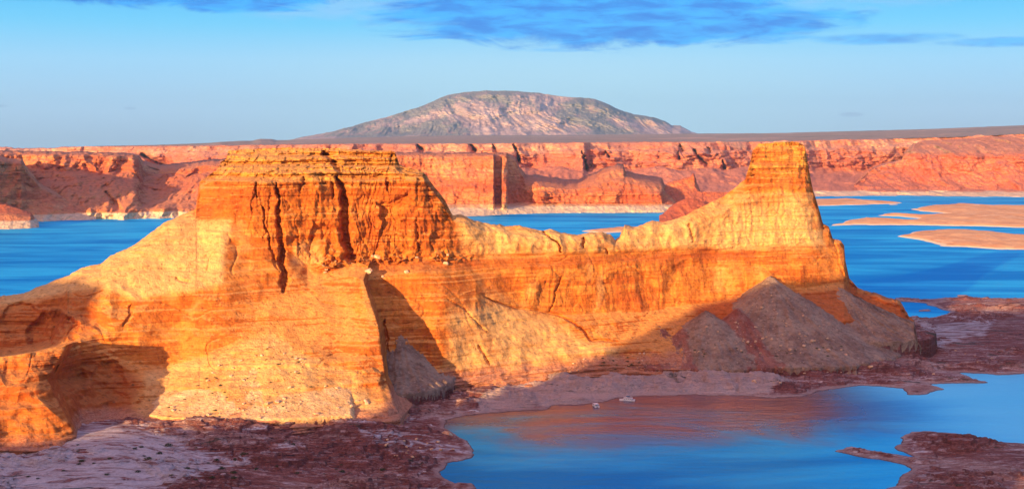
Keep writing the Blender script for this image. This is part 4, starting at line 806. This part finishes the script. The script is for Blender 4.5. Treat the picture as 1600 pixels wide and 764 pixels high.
# ---------------------------------------------------------------- the mesa behind the viewpoint (casts the evening shade on the shore)
def rim_mesa():
    Yr = 200.0; tz = math.tan(SUN_EL); ta = math.tan(SUN_AZ)
    prof = [(-4000, 330), (-2200, 372), (-1300, 372), (-1230, 372), (-1188, 362), (-1172, 270), (-1150, 215), (-1040, 200), (-898, 213), (-822, 218), (-800, 232), (-770, 262), (-735, 296), (-705, 333), (-680, 364), (-640, 376), (-580, 397), (-500, 408), (-478, 374), (-300, 372), (-225, 390), (-190, 385), (-150, 372), (-112, 270), (-102, 60), (-98, 0)]
    xs = np.concatenate([np.arange(-4000, -1300, 60), np.arange(-1300, -97, 6)]).astype(float)
    h = np.interp(xs, *zip(*prof)) + 3.0 * fbm(xs / 40, 0 * xs, 0 * xs, 4, .55)
    rows = []
    for back_, fac in ((-25, -.3), (-12, .35), (-6, .7), (0, 1.0), (60, 1.0), (600, .97), (1500, .9), (1700, -.1)):
        rows.append(np.stack([xs - back_ * math.sin(SUN_AZ), Yr - back_ * math.cos(SUN_AZ) + 0 * xs, h * fac], -1))
    V = np.array(rows)
    tag(link_mesh('mesa', V.reshape(-1, 3), grid_faces(V.shape[0], V.shape[1]), M_butte, attrs=dict(pale=np.zeros(V.shape[:2]), redness=np.zeros(V.shape[:2]))), 'sandstone rim on the viewer side of the lake', kind='structure')
rim_mesa()

# ---------------------------------------------------------------- small things
def simple(name, col, rough=.6, spec=.3, var=0.15, scale=2.0, metal=0):
    m, n = newmat(name); pos = n.node('ShaderNodeTexCoord').outputs['Object']; f = n.noise(pos, scale, 5, .65)
    c = n.mix(f, tuple(x * (1 - var) for x in col), tuple(min(1, x * (1 + var)) for x in col))
    finish(n, c, rough, f, .2, .05, spec, dict(Metallic=metal)); return m
M_hull = simple('boat_white_paint', (.80, .82, .82), .35, .5, .04); M_blue = simple('boat_canvas_blue', (.03, .13, .20), .8, .2); M_teal = simple('boat_teal_trim', (.05, .30, .36), .4, .5)
M_win = simple('boat_tinted_glass', (.015, .03, .04), .08, .8); M_metal = simple('boat_rail_metal', (.6, .6, .6), .3, .5, .1, 4, 1.0); M_black = simple('boat_motor_black', (.02, .02, .025), .4, .5); M_deck = simple('boat_deck_grey', (.55, .56, .55), .7, .3)
def boxes(lst):
    V, Fc = [], []
    for (cx, cy, cz, sx, sy, sz, *tp) in lst:
        tx = tp[0] if tp else 1.0; ty = tp[1] if len(tp) > 1 else 1.0; b = len(V); bv = min(sx, sy, sz) * .12
        for (z_, kx, ky) in ((-sz / 2, 1, 1), (sz / 2, tx, ty)):
            hx, hy = sx / 2 * kx, sy / 2 * ky
            for px_, py_ in ((-hx + bv, -hy), (hx - bv, -hy), (hx, -hy + bv), (hx, hy - bv), (hx - bv, hy), (-hx + bv, hy), (-hx, hy - bv), (-hx, -hy + bv)):
                V.append((cx + px_, cy + py_, cz + z_))
        Fc.append([b + 7 - k for k in range(8)]); Fc.append([b + 8 + k for k in range(8)])
        for k in range(8): Fc.append([b + k, b + (k + 1) % 8, b + 8 + (k + 1) % 8, b + 8 + k])
    return V, Fc
def pymesh(name, V, Fc, mat, parent=None):
    me = bpy.data.meshes.new(name); me.from_pydata(V, [], Fc); me.update(); me.materials.append(mat)
    o = bpy.data.objects.new(name, me); COL.objects.link(o)
    if parent: o.parent = parent
    return o
def tube(pts, r, k=6):
    V, Fc = [], []
    for i, p in enumerate(pts):
        a = Vector(pts[min(i + 1, len(pts) - 1)]) - Vector(pts[max(i - 1, 0)]); a.normalize()
        u = a.cross(Vector((0, 0, 1))); u = u.normalized() if u.length > .01 else Vector((1, 0, 0)); v = a.cross(u)
        for q in range(k):
            w_ = Vector(p) + r * (math.cos(q * 2 * math.pi / k) * u + math.sin(q * 2 * math.pi / k) * v); V.append(tuple(w_))
    for i in range(len(pts) - 1):
        for q in range(k): Fc.append([i * k + q, i * k + (q + 1) % k, (i + 1) * k + (q + 1) % k, (i + 1) * k + q])
    Fc.append(list(range(k))[::-1]); Fc.append([(len(pts) - 1) * k + q for q in range(k)]); return V, Fc
def join(*parts):
    V, Fc = [], []
    for v, f in parts:
        b = len(V); V += list(v); Fc += [[b + i for i in q] for q in f]
    return V, Fc
def hull_mesh(L, B, H, blunt=.25):
    V, Fc = [], []; ns = 16; prof = [(0, -.45), (.55, -.35), (.85, -.05), (1.0, 1.0), (.93, 1.02), (.9, .82), (0, .82)]
    full = prof + [(-a, b) for a, b in prof[-2:0:-1]]; k = len(full)
    for i in range(ns):
        t = i / (ns - 1); x = -L / 2 + t * L; w_ = (B / 2) * (1 - max(0, (t - .6) / .4) ** 2 * (1 - blunt)); sh = H * (1 + .35 * max(0, (t - .5) / .5) ** 2)
        for a, b in full: V.append((x + (b * .5 * max(0, t - .7)), a * w_, max(b, -.45) * sh * (1 if b > 0 else 1 - .8 * max(0, (t - .75) / .25))))
    for i in range(ns - 1):
        for q in range(k): Fc.append([i * k + q, i * k + (q + 1) % k, (i + 1) * k + (q + 1) % k, (i + 1) * k + q])
    Fc.append(list(range(k))[::-1]); Fc.append([(ns - 1) * k + q for q in range(k)]); return V, Fc
def rail(L0, L1, y, z0, z1, nn):
    ps = [tube([(L0, y, z1), (L1, y, z1)], .05)]
    for i in range(nn + 1):
        x = L0 + (L1 - L0) * i / nn; ps.append(tube([(x, y, z0), (x, y, z1)], .04))
    return join(*ps)
def make_boat(name, px, py, rot, L, B, label, flying):
    x, y = G(px, py); r = bpy.data.objects.new(name, None); COL.objects.link(r); r.location = (float(x), float(y), 0.0); r.rotation_euler = (0, 0, rot)
    tag(r, label, 'boat', 'boats moored at the beach')
    pymesh('hull', *hull_mesh(L, B, 1.25), M_hull, r)
    for s_ in (-1, 1): pymesh('hull_stripe', *boxes([(-L * .08, s_ * (B / 2 + .012), .72, L * .70, .05, .22)]), M_teal, r)
    pymesh('deck', *boxes([(-.3, 0, 1.09, L * .78, B * .86, .1)]), M_deck, r)
    cl = L * .52; cab = pymesh('cabin', *boxes([(-L * .02, 0, 2.15, cl, B * .78, 2.0, .94, .92)]), M_hull, r)
    nwin = 4
    for s_ in (-1, 1):
        for k in range(nwin): pymesh('window', *boxes([(-L * .02 - cl * .36 + k * cl * .24, s_ * (B * .375 + .02), 2.35, cl * .18, .06, .75)]), M_win, cab)
    pymesh('windscreen', *boxes([(-L * .02 + cl * .485, 0, 2.4, .08, B * .58, .8)]), M_win, cab); pymesh('door', *boxes([(-L * .02 - cl * .49, B * .1, 2.05, .08, .8, 1.7)]), M_win, cab)
    pymesh('roof', *boxes([(-L * .06, 0, 3.24, cl * 1.16, B * .92, .14)]), M_hull, r)
    if flying:
        pymesh('flybridge', *boxes([(L * .06, 0, 3.7, 1.6, B * .5, .75, .8, .9)]), M_hull, r)
        ca = pymesh('canopy', *boxes([(-L * .06, 0, 5.2, L * .26, B * .74, .14, .9, .9)]), M_blue, r)
        [pymesh('canopy_post', *tube([(-L * .06 + a * L * .11, b * B * .33, 3.3), (-L * .06 + a * L * .11, b * B * .33, 5.15)], .05), M_metal, ca) for a in (-1, 1) for b in (-1, 1)]
        pymesh('slide', *boxes([(-L * .36, B * .2, 2.3, L * .14, .7, .14)]), M_teal, r)
    else:
        ca = pymesh('canopy', *boxes([(-L * .36, 0, 2.95, L * .2, B * .8, .12, .92, .92)]), M_blue, r)
        [pymesh('canopy_post', *tube([(-L * .44, b * B * .34, 1.1), (-L * .44, b * B * .34, 2.9)], .05), M_metal, ca) for b in (-1, 1)]
    for s_ in (-1, 1):
        pymesh('rail', *rail(L * .22, L * .40, s_ * B * .32, 1.2, 2.0, 4), M_metal, r)
        pymesh('rail', *rail(-L * .32, L * .2, s_ * B * .42, 3.3, 3.95, 7), M_metal, r)
    pymesh('motor', *boxes([(-L * .5 - .35, -.5, .7, .6, .45, 1.1, .8, .8)]), M_black, r); pymesh('motor', *boxes([(-L * .5 - .35, .5, .7, .6, .45, 1.1, .8, .8)]), M_black, r)
    return r
make_boat('houseboat', 930.5, 634.5, R(103), 14, 6.0, 'smaller white cabin boat nosed onto the beach with its stern towards the viewer', False)
make_boat('houseboat', 980, 625.5, R(168), 18, 6.2, 'longer white houseboat with a dark blue canopy lying along the beach', True)

# boulders and shrubs, each one placed on the surface it stands on
def rock_thing_mat():
    m, n = newmat('boulder_rock'); pos = n.node('ShaderNodeTexCoord').outputs['Object']; f = n.noise(pos, 1.2, 6, .7); q = n.node('ShaderNodeObjectInfo').outputs['Random']
    c = n.mix(q, (.62, .40, .22), (.50, .24, .13)); c = n.mix(n.ss(f, .4, .65), c, (.66, .50, .34)); finish(n, c, .95, f, .9, .5, .1); return m
def leaf_mat():
    m, n = newmat('shrub_leaves'); q = n.node('ShaderNodeObjectInfo').outputs['Random']; f = n.noise(n.node('ShaderNodeTexCoord').outputs['Object'], 3, 3, .6)
    c = n.mix(q, (.045, .06, .03), (.10, .10, .045)); c = n.mix(f, c, (.07, .085, .04)); finish(n, c, .9); return m
M_boul, M_leaf, M_stem = rock_thing_mat(), leaf_mat(), simple('shrub_stems', (.12, .08, .05), .9)
import bmesh
def boulder_mesh(seed):
    bm = bmesh.new(); bmesh.ops.create_icosphere(bm, subdivisions=3, radius=1.0); V = np.array([v.co for v in bm.verts])
    q = V * (1 + .28 * fbm(V[:, 0] * 1.1 + seed * 5, V[:, 1] * 1.1, V[:, 2] * 1.1, 4, .6)[:, None]); r_ = np.random.default_rng(seed)
    for _ in range(9):                                   # broken facets
        nrm = r_.normal(size=3); nrm /= np.linalg.norm(nrm); dd = q @ nrm; lim = r_.uniform(.55, .8); q = q - np.maximum(0, dd - lim)[:, None] * nrm * .92
    q[:, 2] *= .75
    for v, c in zip(bm.verts, q): v.co = c
    me = bpy.data.meshes.new('boulder'); bm.to_mesh(me); bm.free(); me.materials.append(M_boul); return me
B_ME = [boulder_mesh(k) for k in range(5)]
def shrub_proto(seed):
    r_ = np.random.default_rng(seed); V, Fc = [], []
    for _ in range(170):
        a = r_.uniform(0, 2 * math.pi); rr = r_.uniform(0, 1) ** .5; c = np.array([math.cos(a) * rr, math.sin(a) * rr, r_.uniform(.1, 1) * (1.05 - .55 * rr * rr)]); c[:2] *= 1 + .3 * math.sin(3 * a + seed)
        u = r_.normal(size=3) * .13; v = r_.normal(size=3) * .13; b = len(V); V += [tuple(c - u), tuple(c + v * .6), tuple(c + u), tuple(c - v * .6)]; Fc.append([b, b + 1, b + 2, b + 3])
    st = join(*[tube([(0, 0, -.2), (math.cos(k * 1.3) * .35, math.sin(k * 1.3) * .35, .35), (math.cos(k * 1.3) * .6, math.sin(k * 1.3) * .6, .7)], .035, 4) for k in range(5)])
    me = bpy.data.meshes.new('foliage'); me.from_pydata(V, [], Fc); me.materials.append(M_leaf); ms = bpy.data.meshes.new('stem'); ms.from_pydata(st[0], [], st[1]); ms.materials.append(M_stem); return me, ms
S_ME = [shrub_proto(k) for k in range(4)]
def on(sheet_name, px, py):
    S = SHEETS[sheet_name]
    if sheet_name == 'shore': d2 = (S['px'] - px) ** 2 + (S['py'] - (py + S['Z'] * 1.25)) ** 2 + np.where(S['Z'] < .3, 1e6, 0)
    else: d2 = (S['px'] - px) ** 2 + (S['py'] - py) ** 2
    i = np.unravel_index(np.argmin(d2), d2.shape); return float(S['X'][i]), float(S['Y'][i]), float(S['Z'][i])
def put_boulder(sh, px, py, r, label, group):
    x, y, z = on(sh, px, py); o = bpy.data.objects.new('boulder', random.choice(B_ME)); COL.objects.link(o)
    o.location = (x, y - .2 * r, z + r * .3); o.scale = (r * random.uniform(.8, 1.3), r * random.uniform(.8, 1.2), r * random.uniform(.7, 1.1)); o.rotation_euler = (random.uniform(-.3, .3), random.uniform(-.3, .3), random.uniform(0, 6))
    tag(o, label, 'boulder', group)
def put_shrub(sh, px, py, r, label, group):
    x, y, z = on(sh, px, py); e = bpy.data.objects.new('shrub', None); COL.objects.link(e); e.location = (x, y, z - .1); e.rotation_euler = (0, 0, random.uniform(0, 6)); e.scale = (r, r, r * random.uniform(.6, .9))
    f, st = random.choice(S_ME)
    for nm, me in (('foliage', f), ('stem', st)):
        c = bpy.data.objects.new(nm, me); COL.objects.link(c); c.parent = e
    tag(e, label, 'shrub', group)
def scatter(k, poly, fn, sh, r0, r1, label, group):
    xs = [p[0] for p in poly]; ys = [p[1] for p in poly]; c = 0
    while c < k:
        x, y = random.uniform(min(xs), max(xs)), random.uniform(min(ys), max(ys))
        if inside(np.array([x]), np.array([y]), poly)[0]: fn(sh, x, y, r0 * (r1 / r0) ** (random.random() ** 1.8), label, group); c += 1
FAN = [(300,600),(380,545),(425,525),(470,560),(540,610),(540,640),(250,650)]
scatter(60, FAN, put_boulder, 'butte', .8, 2.6, 'small pale boulder on the sunlit sandy scree under the flat block', 'boulders on the sunlit scree')
scatter(26, [(230,630),(560,612),(600,648),(260,662)], put_boulder, 'butte', 1.2, 3.4, 'larger boulder along the lower edge of the sunlit apron', 'boulders along the lower edge of the sunlit apron')
scatter(34, FAN, put_shrub, 'butte', 1.1, 2.3, 'tiny dark desert shrub on the sunlit sandy scree under the flat block', 'shrubs on the sunlit scree')
scatter(14, [(930,560),(1000,556),(1010,576),(940,580)], put_shrub, 'butte', 1.8, 3.2, 'dark round shrub above the beach below the long wall', 'shrubs above the beach')
scatter(14, [(880,560),(1010,545),(1030,575),(880,585)], put_boulder, 'butte', 1.2, 3.0, 'pale boulder above the beach below the long wall', 'boulders above the beach')
scatter(24, [(1050,530),(1130,500),(1290,520),(1330,550),(1100,560)], put_boulder, 'butte', 1.4, 3.6, 'grey boulder at the foot of the shaded scree cones', 'boulders under the shaded scree')
scatter(16, [(1060,545),(1320,540),(1330,556),(1080,566)], put_shrub, 'butte', 1.3, 2.2, 'dark shrub at the foot of the shaded scree cones', 'shrubs under the shaded scree')
scatter(34, [(1150,490),(1205,445),(1290,510),(1320,550),(1150,556)], put_boulder, 'butte', .9, 2.8, 'grey stone lying on the shaded scree cones', 'stones on the shaded scree')
scatter(22, [(480,402),(700,396),(705,416),(600,436),(500,426)], put_boulder, 'butte', .8, 6.0, 'fallen block on the bench under the upper cliff of the flat block', 'fallen blocks on the bench')
scatter(44, [(60,705),(330,700),(560,700),(620,740),(300,760),(40,755)], put_shrub, 'shore', 1.4, 3.4, 'dark shrub on the shaded banded rock in front of the butte', 'shrubs on the shaded foreground rock')
scatter(22, [(600,690),(700,690),(740,705),(600,725)], put_boulder, 'shore', 1.0, 3.0, 'rough rock on the low point that juts into the bay', 'rocks on the low point')
scatter(24, [(1120,575),(1420,565),(1500,540),(1590,560),(1480,590),(1300,598),(1150,600)], put_boulder, 'shore', 1.2, 3.2, 'loose rock on the purple ledges at the right of the beach', 'loose rocks on the right ledges')
put_boulder('shore', 781, 600, 8.5, 'big rounded pink boulder alone at the left end of the beach', 'lone boulders of the shore')
put_boulder('shore', 700, 684, 6.0, 'pink boulder on the crest of the low point in the bay', 'lone boulders of the shore')
put_boulder('shore', 1320, 556, 5.0, 'pale boulder on the shelf right of the large grey scree cone', 'lone boulders of the shore')

# ---------------------------------------------------------------- haze
def haze():
    m = bpy.data.materials.new('haze_air'); m.use_nodes = True; t = m.node_tree; t.nodes.clear()
    v = t.nodes.new('ShaderNodeVolumePrincipled'); v.inputs['Color'].default_value = (.32, .66, 1, 1); v.inputs['Density'].default_value = 9.5e-6; v.inputs['Anisotropy'].default_value = .1
    o = t.nodes.new('ShaderNodeOutputMaterial'); t.links.new(v.outputs[0], o.inputs['Volume'])
    x0, x1, y0, y1, z0, z1 = -62000, 62000, -22000, 61000, -35, 2150
    V = [(x, y, z) for x in (x0, x1) for y in (y0, y1) for z in (z0, z1)]
    Fc = [[0, 1, 3, 2], [4, 6, 7, 5], [0, 4, 5, 1], [2, 3, 7, 6], [0, 2, 6, 4], [1, 5, 7, 3]]
    ob = link_mesh('haze', V, Fc, m, smooth=False); tag(ob, kind='stuff')
haze()
